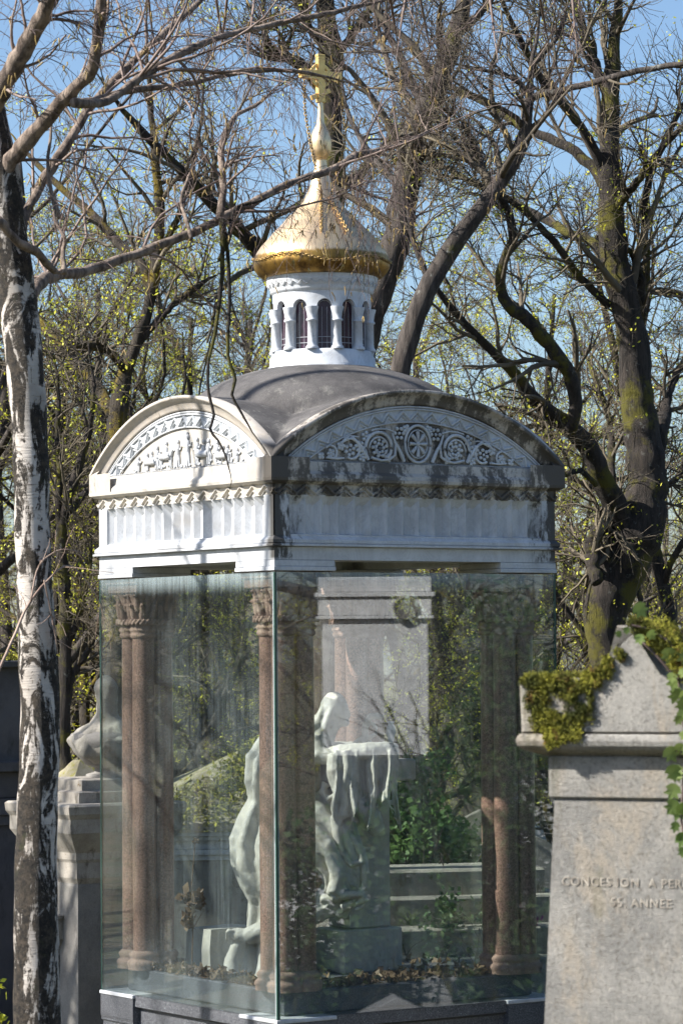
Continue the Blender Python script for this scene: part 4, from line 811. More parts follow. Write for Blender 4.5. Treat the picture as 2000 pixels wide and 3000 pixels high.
outl = [(tu(px), tz(py)) for px, py in left]; full = outl + [(-u, z) for u, z in reversed(outl)]
def subdivide(mb): return mb
k = MB(); prism(k, full[::-1], -.17, .15, .012); cp = k.build('gable_cap', M_tomb, tomb)
k = MB(); hwid = -tu(1526)
rs = []
for e, z in ((0, tz(2148)), (.006, tz(2155)), (.010, tz(2168)), (.006, tz(2182)), (-.004, tz(2192)), (-.02, tz(2200)), (-.05, tz(2210)), (-.062, tz(2216))): rs.append([(-hwid - e, -.175 - e, z), (hwid + e, -.175 - e, z), (hwid + e, .155 + e, z), (-hwid - e, .155 + e, z)])
k.rings(rs[::-1]); k.build('cornice_moulding', M_tomb, tomb)
k = MB(); hn = -tu(1590); k.box(-hn, hn, -.128, .11, tz(2338), tz(2214), b=.006); k.build('neck_band', M_tomb, tomb)
k = MB(); h1, h2 = -tu(1602), -tu(1540); k.rings([[(-h, y0, z), (h, y0, z), (h, y1, z), (-h, y1, z)] for h, y0, y1, z in ((h2 + .03, -.15, .14, -.4), (h2, -.14, .13, .1), (h1, -.118, .10, tz(2345)), (h1 - .004, -.114, .096, tz(2339)))]); k.build('shaft', M_tomb, tomb)
M_letter = mat_plain('worn_lettering', (.17, .145, .12), 1, 0, (.46, .42, .36), 45)
def text(body, size, loc, rot, mat, parent, ext=.0012, align='LEFT', name='inscription', sx=1):
    cu = bpy.data.curves.new(name, 'FONT'); cu.body = body; cu.size = size; cu.extrude = ext; cu.align_x = align; cu.space_character = 1.12; cu.resolution_u = 3
    o = bpy.data.objects.new(name, cu); S.collection.objects.link(o); o.location = loc; o.rotation_euler = rot; o.scale = (sx, 1, 1); cu.materials.append(mat); bpy.context.view_layer.update()
    me = bpy.data.meshes.new_from_object(o); bpy.data.objects.remove(o); o = bpy.data.objects.new(name, me); S.collection.objects.link(o); o.location = loc; o.rotation_euler = rot; o.scale = (sx, 1, 1); o.parent = parent; return o
rtilt = R_(90)
yfr = lambda z: -.118 - .022 * (tz(2345) - z) / (tz(2345) - .1)
for body, px, py, s_ in (('CONCES ION  A PERPETUITE', 1622, 2592, .036), ('55. ANNEE', 1758, 2650, .036)):
    zt_ = tz(py); text(body, s_, (tu(px), yfr(zt_) - .0015, zt_), (R_(90) - .018, 0, 0), M_letter, tomb)
# moss on the stone: clumps of short tufts
def moss(mb, pts, rng_, dens, L=.02):
    pass
rg = np.random.default_rng(7)
C = []
def reg(n_, px0, px1, py0, py1, y): return [(tu(rg.uniform(px0, px1)), y, tz(rg.uniform(py0, py1))) for _ in range(n_)]
def tuft_cloud(cent, name, parent, size, cnt, spread, mat=M_moss, asp=.35):
    V, Fq = quads(np.array(cent), size, rg, cnt, spread, 0, asp); return np_mesh(name, V, Fq, mat, parent, smooth=False)
cl = []
for (cx, cy, rx, ry, n_) in ((1600, 1992, 70, 16, 60), (1575, 2050, 28, 45, 45), (1640, 2030, 50, 40, 40), (1600, 2110, 45, 35, 50), (1700, 2040, 32, 50, 50), (1690, 2090, 45, 30, 45), (1650, 2150, 50, 25, 50), (1735, 1985, 25, 30, 40), (1770, 1955, 18, 30, 30), (1620, 2170, 25, 14, 14), (1810, 1920, 10, 22, 12)):
    for _ in range(n_):
        a, r = rg.uniform(0, 6.28), rg.uniform() ** .5; px, py = cx + rx * r * math.cos(a), cy + ry * r * math.sin(a)
        if ((px - 1632) / 20) ** 2 + ((py - 2062) / 24) ** 2 < 1 or ((px - 1676) / 14) ** 2 + ((py - 2072) / 20) ** 2 < 1 or ((px - 1700) / 16) ** 2 + ((py - 2040) / 16) ** 2 < 1: continue
        cl.append((tu(px), -.176 if py < 2148 else -.186, max(tz(py), tz(2190))))
for _ in range(90): cl.append((tu(rg.uniform(1530, 1720)), rg.uniform(-.16, .14), tz(1984) + .003))
for _ in range(60): t_ = rg.uniform(); cl.append((tu(1745 + 60 * t_), rg.uniform(-.16, .14), tz(1975 - 100 * t_) + .003))
for _ in range(70): t_ = rg.uniform(); cl.append((tu(1700 + 170 * t_), rg.uniform(-.15, .13), max(tz(2000 - 160 * t_ - 5), 0)))
tuft_cloud(cl, 'moss', tomb, .005, 60, .0062)
cl = []
for _ in range(260):
    t_ = rg.uniform(); u = .0 + .16 * t_; z = tz(1836) + .012 - .09 * t_ ** 1.2 - rg.uniform(0, .08) * t_; cl.append((u + .01, -.172 + .0 * t_ if rg.uniform() < .6 else rg.uniform(-.17, .1), z))
tuft_cloud(cl, 'moss', tomb, .0055, 60, .010)
# ivy trailing down the right of the stone
def ivy_leaf(mb, c, s_, rz, tilt):
    M_ = Matrix.Translation(c) @ Matrix.Rotation(rz, 4, 'Y') @ Matrix.Rotation(tilt, 4, 'X') @ Matrix.Scale(s_, 4)
    o = [(0, -.5), (.28, -.42), (.5, -.1), (.3, 0), (.48, .3), (.18, .28), (0, .62), (-.18, .28), (-.48, .3), (-.3, 0), (-.5, -.1), (-.28, -.42)]
    mb.add([(0, .04, 0)] + [(x, .0, z) for x, z in o], [(0, i + 1, (i + 1) % 12 + 1) for i in range(12)], False, M_)
ivp = empty('ivy', PT(1990, 2400, YS - .16), 0, 'bright green ivy hanging down the right side of the foreground tombstone', 'ivy'); o0 = Vector(ivp.location)
lv, st_ = MB(), MB(); r7 = random.Random(9)
for path in ([(2030, 1880), (1985, 1960), (1992, 2060), (2010, 2180), (2000, 2300), (1995, 2400), (2010, 2500)], [(1850, 1832), (1900, 1842), (1960, 1880), (2010, 1960)], [(1880, 1880), (1930, 1930), (1980, 1990)]):
    pp = [PT(a, b_, YS - .17 - (.05 if a > 1900 else .02)) - o0 for a, b_ in path]; st_.tube(pp, .0035, 6)
    for a, b_ in zip(pp, pp[1:]):
        for q in range(5 if path[0][0] > 2000 else 1):
            c = a.lerp(b_, r7.random()) + Vector((r7.gauss(0, .018), -.02 + r7.gauss(0, .008), r7.gauss(0, .015))); ivy_leaf(lv, c, r7.uniform(.03, .052), r7.uniform(-.8, .8) + 3.1, r7.uniform(-.7, .5))
for px, py in ((1965, 2210), (1980, 2265), (1970, 2320), (1985, 2380), (1975, 2000), (1980, 2040), (1812, 1858), (1835, 1848)):
    c = PT(px, py, YS - .22) - o0; ivy_leaf(lv, c, .05 if px > 1900 else .022, r7.uniform(2.5, 3.6), r7.uniform(-.5, .4))
st_.build('stem', M_btwig, ivp); lv.build('leaves', M_ivy, ivp)
# ------------------------------------------------------------------ tomb with draped urn, left of the pavilion
YU = 24.0; k0 = PT(228, 2600, YU); ug = gz(k0.x, YU)
hs = .36; uc = Vector((k0.x, YU, 0)) + (EA + EB) * hs; uc.z = ug; su = F / YU
ut = empty('urn_tomb', uc, PHI, 'tall grey stone tomb pier behind the left edge of the pavilion glass', 'tomb')
zu = lambda py: ZAT(py, YU, 228) - ug
k = MB(); k.sq([(hs + .12, -.3), (hs + .12, .25), (hs + .05, .3), (hs, .36), (hs, zu(2600)), (hs - .005, zu(2590))]); k.build('shaft', M_tombd, ut)
k = MB(); k.sq([(hs - .004, zu(2592)), (hs + .02, zu(2575)), (hs + .02, zu(2530)), (hs + .035, zu(2520)), (hs + .035, zu(2500)), (hs + .09, zu(2470)), (hs + .14, zu(2440)), (hs + .14, zu(2400)), (hs + .165, zu(2385)), (hs + .17, zu(2362)), (hs + .15, zu(2356))]); k.build('cornice', M_tombl, ut)
k = MB(); k.sq([(.33, zu(2358)), (.33, zu(2325)), (.27, zu(2320)), (.27, zu(2290)), (.22, zu(2285))]); k.build('plinth', M_tombl, ut)
k = MB(); k.box(-hs - .06, -hs + .001, -.12, .02, zu(2760), zu(2700)); k.box(-hs - .085, -hs - .0, -.14, .04, zu(2700), zu(2688), b=.004); k.sq([(.04, zu(2775)), (.05, zu(2762))], (-hs - .03, -.05)); k.build('bracket', M_tombl, ut)
uu = PT(300, 2150, YU); un = empty('draped_urn', (uc.x + .09, uc.y, ug + zu(2285)), 0, 'stone urn under a carved cloth, standing on the grey tomb behind the left glass edge', 'urn')
ux = uu.x - uc.x
k = MB(); q = lambda y: ZAT(y, uc.y, 290) - (ug + zu(2285)); sc_ = uc.y / F
k.lathe([(38 * sc_, q(2290)), (62 * sc_, q(2280)), (60 * sc_, q(2268)), (36 * sc_, q(2262)), (34 * sc_, q(2250)), (60 * sc_, q(2240)), (90 * sc_, q(2210)), (112 * sc_, q(2175)), (104 * sc_, q(2150)), (70 * sc_, q(2135)), (26 * sc_, q(2112)), (24 * sc_, q(2060)), (26 * sc_, q(2035)), (24 * sc_, q(2010)), (8 * sc_, q(1992))], n=40); k.build('body', M_tombd, un)
k = MB()
nn = 60; prof_ = [(5, 1980), (20, 1986), (32, 2008), (34, 2040), (31, 2072), (32, 2098), (52, 2118), (86, 2138), (110, 2162), (114, 2184), (100, 2202), (60, 2215)]
k.rings([[((r * (1 + (.09 * math.sin(a * 5 + .5) + .04 * math.sin(a * 11)) * max(0, (y - 2050) / 150))) * sc_ * math.cos(a), (r * (1 + (.09 * math.sin(a * 5 + .5) + .04 * math.sin(a * 11)) * max(0, (y - 2050) / 150))) * sc_ * math.sin(a), q(y + (25 * math.sin(a * 3 + 1) if y > 2180 else 0)) + .004) for a in [2 * math.pi * i / nn for i in range(nn)]] for r, y in prof_][::-1], smooth=True, cap=False); uo = k.build('cloth', M_tombu, un); sd_ = uo.modifiers.new('subdivision', 'SUBSURF'); sd_.levels = sd_.render_levels = 2
tx = bpy.data.textures.new('weathering', 'CLOUDS'); tx.noise_scale = .12; tx.noise_depth = 3; dm = uo.modifiers.new('weathering', 'DISPLACE'); dm.texture = tx; dm.strength = .05; dm.texture_coords = 'LOCAL'
# ------------------------------------------------------------------ dark mausoleum at far left
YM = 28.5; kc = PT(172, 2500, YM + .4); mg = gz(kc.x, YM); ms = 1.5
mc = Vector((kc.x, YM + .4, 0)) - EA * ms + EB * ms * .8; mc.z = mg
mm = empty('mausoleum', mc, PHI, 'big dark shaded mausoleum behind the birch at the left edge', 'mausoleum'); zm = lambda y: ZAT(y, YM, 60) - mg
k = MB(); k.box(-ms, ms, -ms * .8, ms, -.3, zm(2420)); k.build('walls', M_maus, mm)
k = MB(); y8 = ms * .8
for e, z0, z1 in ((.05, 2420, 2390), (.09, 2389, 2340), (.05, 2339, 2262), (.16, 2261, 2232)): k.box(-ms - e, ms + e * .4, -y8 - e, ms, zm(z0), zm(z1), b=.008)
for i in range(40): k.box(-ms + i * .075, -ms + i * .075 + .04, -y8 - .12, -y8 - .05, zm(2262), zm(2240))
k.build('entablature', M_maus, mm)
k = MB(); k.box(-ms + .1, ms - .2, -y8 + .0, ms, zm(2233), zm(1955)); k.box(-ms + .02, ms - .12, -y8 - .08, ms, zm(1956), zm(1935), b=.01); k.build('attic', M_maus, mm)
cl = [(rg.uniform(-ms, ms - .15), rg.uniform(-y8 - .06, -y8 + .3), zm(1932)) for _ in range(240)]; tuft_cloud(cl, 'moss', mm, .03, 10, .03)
# small lichened slab roof between birch and urn tomb
YL = 25.5; p0 = PT(160, 2400, YL); lg = gz(p0.x, YL); sl_ = empty('lichen_tomb', (p0.x + .2, YL + .4, lg), PHI, 'low tomb with a lichen-spotted sloping roof between the birch and the urn tomb', 'tomb')
zl = lambda y: ZAT(y, YL, 220) - lg
k = MB(); k.box(-.3, .3, -.3, .3, -.3, zl(2400)); k.build('wall', M_tombd, sl_); k = MB(); k.rings([[(-a_, -a_, zl(z_)), (a_, -a_, zl(z_)), (a_, a_, zl(z_)), (-a_, a_, zl(z_))] for a_, z_ in ((.38, 2400), (.38, 2370), (.06, 2232))]); k.build('roof', M_mossroof, sl_)
# ------------------------------------------------------------------ mossy-roofed chapel tomb seen through the glass
YV = 27.5; pL, pR = PT(330, 2400, YV), PT(1010, 2400, YV); vg = gz(0, YV); wv = (pR.x - pL.x) / 2; vc = ((pL.x + pR.x) / 2, YV + 1.3, vg)
cv = empty('moss_roofed_tomb', vc, R_(6), 'low tomb with a moss-covered gable roof seen through the pavilion glass', 'tomb'); zv = lambda y: ZAT(y, YV, 620) - vg
k = MB(); k.box(-wv, wv, -1.3, 1.3, -.3, zv(2520)); k.build('wall', M_tombl, cv)
k = MB()
for e, z0, z1 in ((.03, 2520, 2505), (.06, 2504, 2488), (.04, 2487, 2462), (.09, 2461, 2448), (.13, 2447, 2436)): k.box(-wv - e, wv + e, -1.3 - e, 1.3 + e, zv(z0), zv(z1), b=.004)
k.build('cornice', M_stele, cv)
k = MB(); zr0, zr1 = zv(2436), zv(2215); k.rings([[(-wv - .15, -1.45, zr0), (wv + .15, -1.45, zr0), (wv + .15, 1.45, zr0), (-wv - .15, 1.45, zr0)], [(-wv - .15, -1.45, zr0 + .08), (wv + .15, -1.45, zr0 + .08), (wv + .15, 1.45, zr0 + .08), (-wv - .15, 1.45, zr0 + .08)], [(wv * .1, -.1, zr1 + .02), (wv * .3, -.1, zr1 + .02), (wv * .3, .1, zr1 + .02), (wv * .1, .1, zr1 + .02)]])
k.build('roof', M_mossroof, cv)
cl = [];
for _ in range(700):
    t_ = rg.uniform() ** 1.3; u = rg.uniform(-1, 1) * wv * (1 - t_) + wv * .2 * t_; cl.append((u, -1.45 + 1.35 * t_, zr0 + .08 + (zr1 - zr0 - .06) * t_ + .01))
tuft_cloud(cl, 'moss', cv, .03, 12, .05)
k = MB()
for dx, dz in ((0, .06), (-.05, -.03), (.05, -.03)): k.rings([[(dx + .25 - wv * .25 + .05 * math.cos(a), y, zv(2575) + dz + .055 * math.sin(a)) for a in [t_ * math.pi / 10 for t_ in range(20)]] for y in (-1.306, -1.29)])
k.build('trefoil_opening', mat_plain('opening_shade', (.02, .025, .025), .9), cv)  # flat black discs; the shade of the cut-out is put into their colour
# ------------------------------------------------------------------ tombs beyond on the slope
r9 = random.Random(3)
def stele(name, loc, rz, w, h, d, kind, mat, label, group=None, cat='tombstone'):
    e = empty(name, loc, rz, label, cat, group)
    k = MB(); k.box(-w / 2 - .08, w / 2 + .08, -d / 2 - .08, d / 2 + .08, -.3, .18, b=.01); k.build('plinth', mat, e)
    k = MB()
    if kind == 0: out = [(-w / 2, .18), (w / 2, .18), (w / 2, h - w * .3)] + [(w / 2 * math.cos(a), h - w * .3 + w * .3 * math.sin(a)) for a in [math.pi * i / 12 for i in range(1, 12)]] + [(-w / 2, h - w * .3)]
    elif kind == 1: out = [(-w / 2, .18), (w / 2, .18), (w / 2, h - .2), (0, h), (-w / 2, h - .2)]
    else: out = [(-w * .12, .18), (w * .12, .18), (w * .12, h * .62), (w / 2, h * .62), (w / 2, h * .62 + w * .24), (w * .12, h * .62 + w * .24), (w * .12, h), (-w * .12, h), (-w * .12, h * .62 + w * .24), (-w / 2, h * .62 + w * .24), (-w / 2, h * .62), (-w * .12, h * .62)]
    prism(k, [(u, z) for u, z in out], -d / 2, d / 2, .008); k.build('slab' if kind < 2 else 'cross', mat, e); return e
for i in range(9):
    px = (430, 560, 1130, 1500, 1640, 1760, 1870, 1400, 980)[i]; Yt = 30 + (i * 37 % 11); x = PT(px, 1900, Yt).x
    stele(('stele', 'gabled_stele', 'stone_cross')[i % 3], (x, Yt, gz(x, Yt)), PHI * .3 + r9.uniform(-.2, .2), r9.uniform(.6, .9), r9.uniform(1.2, 2.0), .2, i % 3, (M_tombl, M_tombd, M_stele)[(i // 2) % 3], ('buff round-topped gravestone deep behind the left pane', 'buff gabled gravestone behind the left pane near the mossy roof', 'dark stone cross directly behind the bier', 'dark round-topped gravestone under the far column group', 'white gabled gravestone hidden behind the mossy tombstone', 'white stone cross under the massive dark tree', 'buff round-topped gravestone at the far right edge', 'buff gabled gravestone behind the ivy bush', 'dark stone cross behind the kneeling statue')[i], 'weathered gravestones among the trees behind the pavilion')
# ------------------------------------------------------------------ mirrored in the right-hand pane: real tombs right of the pavilion
FR = math.atan2(.378, -.926) + R_(90)   # turns a front (-y) face towards the pane
def place_r(px, Yv): x, y = mirror(px, Yv, NF); return (x, y, gz(x, y))
lc = place_r(1100, 26.5); Yv = 26.5; zz3 = lambda py: ZAT(py, Yv, 1100) - lc[2]; half = 165 * Yv / F
ch = empty('white_chapel', lc, FR, 'tall pale marble funerary monument mirrored in the right glass pane', 'tomb')
k = MB(); k.box(-half, half, 0, 1.0, -.3, zz3(2215), b=.01); k.build('base', M_maus, ch); k = MB(); k.box(-half + .03, half - .03, .05, .95, zz3(2214), zz3(1815)); k.build('wall', M_stele, ch)
k = MB()
for e, a, b_ in ((.02, 1814, 1804), (.0, 1803, 1750), (.03, 1749, 1735), (.0, 1734, 1690)): k.box(-half - e, half + e, -e + .02, 1, zz3(a), zz3(b_), b=.005)
k.build('entablature', M_stele, ch)
k = MB(); k.lathe([(.11, 0), (.11, .03), (.085, .035), (.08, .015)], n=28, M=Matrix.Translation((-half * .55, .01, zz3(1782))) @ Matrix.Rotation(R_(90), 4, 'X')); k.build('medallion', M_tombd, ch)
lc = place_r(1500, 25); Yv = 25; zz4 = lambda py: ZAT(py, Yv, 1500) - lc[2]
gt = empty('granite_tomb', lc, FR, 'low grey granite tomb with a carved family inscription mirrored in the right glass pane', 'tomb')
k = MB(); k.box(-1.3, 2.2, 0, .5, -.3, zz4(2560), b=.012); k.build('headstone', M_rgran, gt); k = MB(); k.box(-1.2, 2.0, -1.6, -.02, -.3, zz4(2800), b=.02); k.build('ledger_slab', M_rgran, gt)
for i, (tx_, py) in enumerate((('MME MAURICE BENOIT', 2625), ('NEE DENISE CHAM', 2655), ('1909 - 19', 2685))): text(tx_, .075, (0, -.004, zz4(py) - .02), (R_(90), 0, 0), M_letter, gt, align='CENTER')
def shrub(name, loc, rx, rz_, h, label, mat, n_=2600, size=.04, seed=0, core=True, asp=.3, cat='shrub'):
    e = empty(name, loc, 0, label, cat); rs_ = np.random.default_rng(seed)
    st0 = np.zeros((14, 3)); st0[:, :2] = rs_.normal(0, rx * .15, (14, 2)); dd = rs_.normal(0, .3, (14, 3)); dd[:, 2] = 1; P, R = grow(st0, dd, np.full(14, h * .8), np.full(14, .02), 8, .15, .02, rs_, .3)
    p, d, l, r = spawn(P, R, 9, .1, 1, 45, .35, rs_, .5); P2, R2 = grow(p, d, l, r, 6, .15, 0, rs_, .4); V, Fq = tubes([(P, R, 6), (P2, R2, 4)]); np_mesh('stems', V, Fq, M_bark, e)
    u = nrm(rs_.normal(0, 1, (n_, 3))) * (rs_.uniform(0, 1, (n_, 1)) ** .4); u[:, 0] *= rx; u[:, 1] *= rz_; u[:, 2] = h * .5 + u[:, 2] * h * .5
    u += .12 * np.sin(u[:, [1, 2, 0]] * 6); keep = np.sin(u[:, 0] * 5) * np.sin(u[:, 1] * 4 + 1) * np.sin(u[:, 2] * 5) > -.35; V, Fq = quads(u[keep], size, rs_, 4, .05, .4, asp); np_mesh('leaves', V, Fq, mat, e, smooth=False); return e
x = place_r(1495, 23.2); shrub('laurel', x, .42, .42, ZAT(1640, 23.2) - x[2], 'tall dark laurel mirrored near the right edge of the glass', M_ever, 2600, .055, 1)
x = place_r(1200, 23.8); shrub('ivy_bush', x, .75, .5, ZAT(2240, 23.8) - x[2], 'rounded ivy bush mirrored low in the right glass pane', M_ever, 4200, .032, 2, asp=.7)
x = place_r(880, 23.0); shrub('ivy_bush', x, .35, .4, ZAT(2380, 23.0) - x[2], 'narrow ivy bush mirrored beside the near corner of the glass', M_ever, 1800, .03, 3, asp=.7)
x = place_r(1000, 23.2); shrub('juniper', x, .14, .14, ZAT(2640, 23.2) - x[2], 'small pale green conifer mirrored near the foot of the glass', M_ivy, 900, .02, 4)
for i, (px, Yv, w, h, kd) in enumerate(((1150, 22.6, .8, .9, 1), (1330, 22.2, .6, .7, 0), (930, 25, .7, 1.5, 0), (1010, 29, .8, 1.9, 2), (1290, 28, .8, 2.0, 1), (1590, 28, .8, 2.3, 0))):
    stele('side_stele', place_r(px, Yv), FR + .1 * (i % 3 - 1), w, h, .25, kd, (M_rgran, M_tombl, M_stele)[i % 3], '%s mirrored in the right glass pane, %s' % (('speckled gabled gravestone', 'buff round-topped gravestone', 'white round-topped gravestone', 'speckled stone cross', 'buff gabled gravestone', 'white round-topped slab')[i], ('low at its middle', 'low near the right columns', 'beside the near corner', 'behind the statue head', 'above the ivy bush', 'at its far right edge')[i]), 'gravestones mirrored in the right glass pane')
x = PT(1235, 2500, 25.2); shrub('ivy_bush', (x.x, 25.2, gz(x.x, 25.2)), .42, .4, ZAT(2215, 25.2) - gz(x.x, 25.2), 'added leafy ivy bush behind the pavilion, standing in for ivy reflected in the right-hand pane', mat_leaf('ivy_leaf_green', (.05, .12, .03), (.12, .2, .05), .3), 3600, .034, 12, asp=.7)  # added bush, stands in for the ivy reflection that is too weak in the pane
for px, py, Yt, rx_, sd_ in ((1300, 2600, 23.35, .13, 31), (1455, 2560, 23.5, .16, 32)):  # ivy clumps added to cover and shade the sunlit treads
    x = PT(px, py, Yt); shrub('added_low_ivy', (x.x, Yt, gz(x.x, Yt)), rx_, .16, x.z - gz(x.x, Yt), {1300: 'added low ivy clump breaking up the sunlit steps behind the bier', 1455: 'added low ivy clump breaking up the sunlit steps beside the right column group'}[px], M_ever, 900, .026, sd_, asp=.7, cat='ivy')
YG = 24.0; gp = PT(1330, 2600, YG); sg = empty('stepped_granite_tomb', (gp.x, YG, gz(gp.x, YG)), PHI * .35, 'low stepped grey granite tomb behind the right side of the pavilion', 'tomb'); zg = lambda y: ZAT(y, YG, 1330) - gz(gp.x, YG)
k = MB()
for a_, z1, yy in ((1.15, 2780, -.9), (1.0, 2700, -.6), (.85, 2620, -.3)): k.box(-a_, a_, yy, .7, -.3 if z1 == 2780 else .1, zg(z1), b=.015)
k.build('steps', M_tombu, sg); k = MB(); k.box(-.7, .7, -.1, .6, .2, zg(2545), b=.02); k.build('block', M_tombu, sg)
for px, py, Yt, hh_, sz in ((1205, 2700, 23.25, .16, .02), (1490, 2690, 23.6, .2, .022), (1120, 2770, 23.0, .12, .018), (1400, 2765, 23.2, .1, .016)):
    c = PT(px, py, Yt); e = empty('grass_tuft', (c.x, Yt, c.z - .03), 0, {1205: 'grass tuft on the middle step behind the statue', 1490: 'tallest grass tuft near the right column group', 1120: 'grass tuft low behind the bier', 1400: 'short grass tuft left of the pink flowers'}[px], 'grass tuft', 'grass tufts on the stepped tomb')
    rs_ = np.random.default_rng(px); P, R = grow(rs_.normal(0, .03, (46, 3)) * np.array([1, 1, 0]), nrm(rs_.normal(0, .45, (46, 3)) + np.array([0, 0, 1])), rs_.uniform(.4, 1, 46) * hh_, np.full(46, .0035), 5, .15, -.1, rs_, .2); V, Fq = tubes([(P, R, 3)]); np_mesh('blades', V, Fq, M_ivy, e)
c = PT(1537, 2760, 23.1); fp = empty('flower_pot', c, 0, 'small dark pot of pink flowers behind the right column group', 'flower pot'); k = MB(); k.lathe([(.05, 0), (.075, .1), (.08, .105), (.07, .1), (.065, .09)], n=20); k.build('pot', M_granite, fp)
V, Fq = quads(np.array([(rg.normal(0, .04), rg.normal(0, .03), .13 + rg.normal(0, .02)) for _ in range(40)]), .02, rg, 4, .01, 0, .7); np_mesh('flowers', V, Fq, mat_leaf('pink_petal', (.6, .15, .35), (.4, .08, .25)), fp, smooth=False)
#@STATUE
# ------------------------------------------------------------------ sculpture inside the pavilion
def sculpt(name, mb, mat, parent, vox=.014, sm=4):
    o = mb.build(name, mat, parent); m_ = o.modifiers.new('remesh', 'REMESH'); m_.mode = 'VOXEL'; m_.voxel_size = vox; m_.use_smooth_shade = True
    tx = bpy.data.textures.new('carving', 'CLOUDS'); tx.noise_scale = .05; tx.noise_depth = 4
    dm = o.modifiers.new('carving', 'DISPLACE'); dm.texture = tx; dm.strength = .013; dm.mid_level = .5; dm.texture_coords = 'LOCAL'
    s2 = o.modifiers.new('smooth', 'SMOOTH'); s2.iterations = sm; s2.factor = .5; return o
ZF = ZB + .16; YQ = 21.35
st = empty('mourning_statue', PT(860, 2800, YQ), 0, 'white marble statue of a hooded kneeling woman in flowing drapery bowed over a bier', 'statue'); s0 = Vector(st.location)
zfl = ZF
Pq = lambda px, py, dy=0: PT(px, py, YQ + dy) - s0
px2m = YQ / F
k = MB()
def limb(pts, n=14):
    """pts: (px,py,halfwidth px,dy)"""
    k.tube([Pq(a, b_, d_) for a, b_, r, d_ in pts], [r * px2m for a, b_, r, d_ in pts], n)
hc = Pq(985, 2088); k.ball(tuple(hc), (.085, .08, .105), n=20, m=14)                              # head
k.ball(tuple(Pq(978, 2078)), (.1, .1, .12), n=20, m=14); limb([(975, 2070, 30, 0), (962, 2110, 40, 0), (940, 2145, 46, 0), (915, 2180, 60, 0)])   # hood and neck
k.ball(tuple(Pq(1020, 2096, -.01)), (.016, .014, .022)); k.ball(tuple(Pq(1012, 2118, -.01)), (.03, .035, .03)); limb([(1016, 2078, 5, -.03), (1024, 2096, 6, -.01), (1020, 2100, 7, 0)], 8)   # nose and chin
for dx, dy in ((1008, -.045), (1012, .035)): k.ball(tuple(Pq(dx, 2086, dy)), (.014, .012, .008))
limb([(968, 2034, 10, 0), (945, 2080, 12, -.05), (925, 2130, 14, -.08), (905, 2190, 16, -.12)], 8); limb([(990, 2040, 9, -.06), (965, 2090, 10, -.09), (950, 2140, 10, -.1)], 8)
def drape(pts, amp=.06, nf=9, n=72, conv=None, mb=None, ph0=0):
    pv = [conv(a, b_, d_) if conv else Pq(a, b_, d_) for a, b_, r, d_ in pts]; rows = []
    for i, p in enumerate(pv):
        t = (pv[min(i + 1, len(pv) - 1)] - pv[max(i - 1, 0)]).normalized(); u = t.cross(Vector((0, 1, 0))).normalized(); w = u.cross(t); r = pts[i][2] * px2m
        row = []
        for q in range(n):
            th = 2 * math.pi * q / n; f = math.sin(nf * th + ph0 + i * .35) + .5 * math.sin((nf * 1.7) * th // 1 * 0 + (nf + 4) * th - i * .5 + 1)
            f = (abs(f) ** .7) * (1 if f > 0 else -1); rr_ = r * (1 + amp * f * min(1, .3 + i * .25)); row.append(p + (u * math.cos(th) + w * math.sin(th)) * rr_)
        rows.append(row)
    (mb or k).rings(rows, smooth=True)
drape([(945, 2140, 50, 0), (900, 2165, 74, 0), (848, 2205, 88, 0), (818, 2250, 92, 0), (812, 2300, 86, 0), (812, 2350, 80, 0), (798, 2420, 96, 0), (786, 2470, 102, 0), (788, 2520, 99, 0), (797, 2580, 86, 0), (806, 2640, 72, .02), (802, 2720, 76, .04), (806, 2800, 90, .05), (808, 2862, 104, .05)], .13, 8)
drape([(850, 2360, 60, -.05), (905, 2410, 84, -.08), (965, 2470, 84, -.1), (1008, 2545, 66, -.1), (1000, 2610, 52, -.1), (965, 2660, 50, -.08)], .17, 8, ph0=1)
limb([(1030, 2600, 50, -.1), (960, 2650, 40, -.1), (860, 2700, 36, -.12), (770, 2730, 30, -.14), (720, 2745, 24, -.14)], 14)  # shin
limb([(720, 2745, 22, -.14), (695, 2738, 20, -.14), (676, 2736, 14, -.14)])                    # foot
for i in range(5): limb([(684, 2730 + i * 4, 6, -.17 + i * .018), (668, 2728 + i * 6, 7 - i * .6, -.17 + i * .018), (662, 2734 + i * 6, 5, -.17 + i * .018)], 8)
limb([(712, 2745, 18, -.1), (694, 2775, 20, -.08), (684, 2815, 26, -.06), (680, 2850, 30, -.06), (682, 2870, 26, -.06)], 14)
limb([(920, 2170, 36, -.1), (935, 2215, 30, -.16), (985, 2222, 24, -.18), (1030, 2212, 20, -.18)], 12)     # near forearm on the bier
for i in range(4): limb([(1030, 2208, 7, -.21 + i * .022), (1052 + (i % 2) * 4, 2206, 6.5, -.21 + i * .022), (1064 + (i % 2) * 4, 2214, 5, -.21 + i * .022)], 8)
limb([(1028, 2200, 7, -.15), (1040, 2192, 6, -.14), (1052, 2194, 4, -.14)], 8)
limb([(900, 2160, 34, .12), (960, 2200, 28, .16), (1040, 2195, 22, .18), (1090, 2180, 16, .16)], 12)
rg2 = random.Random(12)
# robe folds: long raised ridges following the back and skirt
for i in range(0, 7, 2): limb([(930 + i * 6, 2375 + i * 22, 6, -.22), (990, 2430 + i * 26, 11, -.25), (1030 - i * 3, 2500 + i * 20, 12, -.24), (1052 - i * 10, 2560 + i * 12, 13, -.22), (1046 - i * 18, 2612 + i * 4, 12, -.2)], 8)
limb([(930, 2440, 10, -.26), (965, 2510, 14, -.28), (990, 2570, 24, -.28), (980, 2610, 22, -.28), (1000, 2625, 14, -.28), (1060, 2620, 10, -.27), (1068, 2640, 9, -.27), (1040, 2650, 7, -.27)], 10)
sculpt('figure', k, M_statue, st, .010, 2)
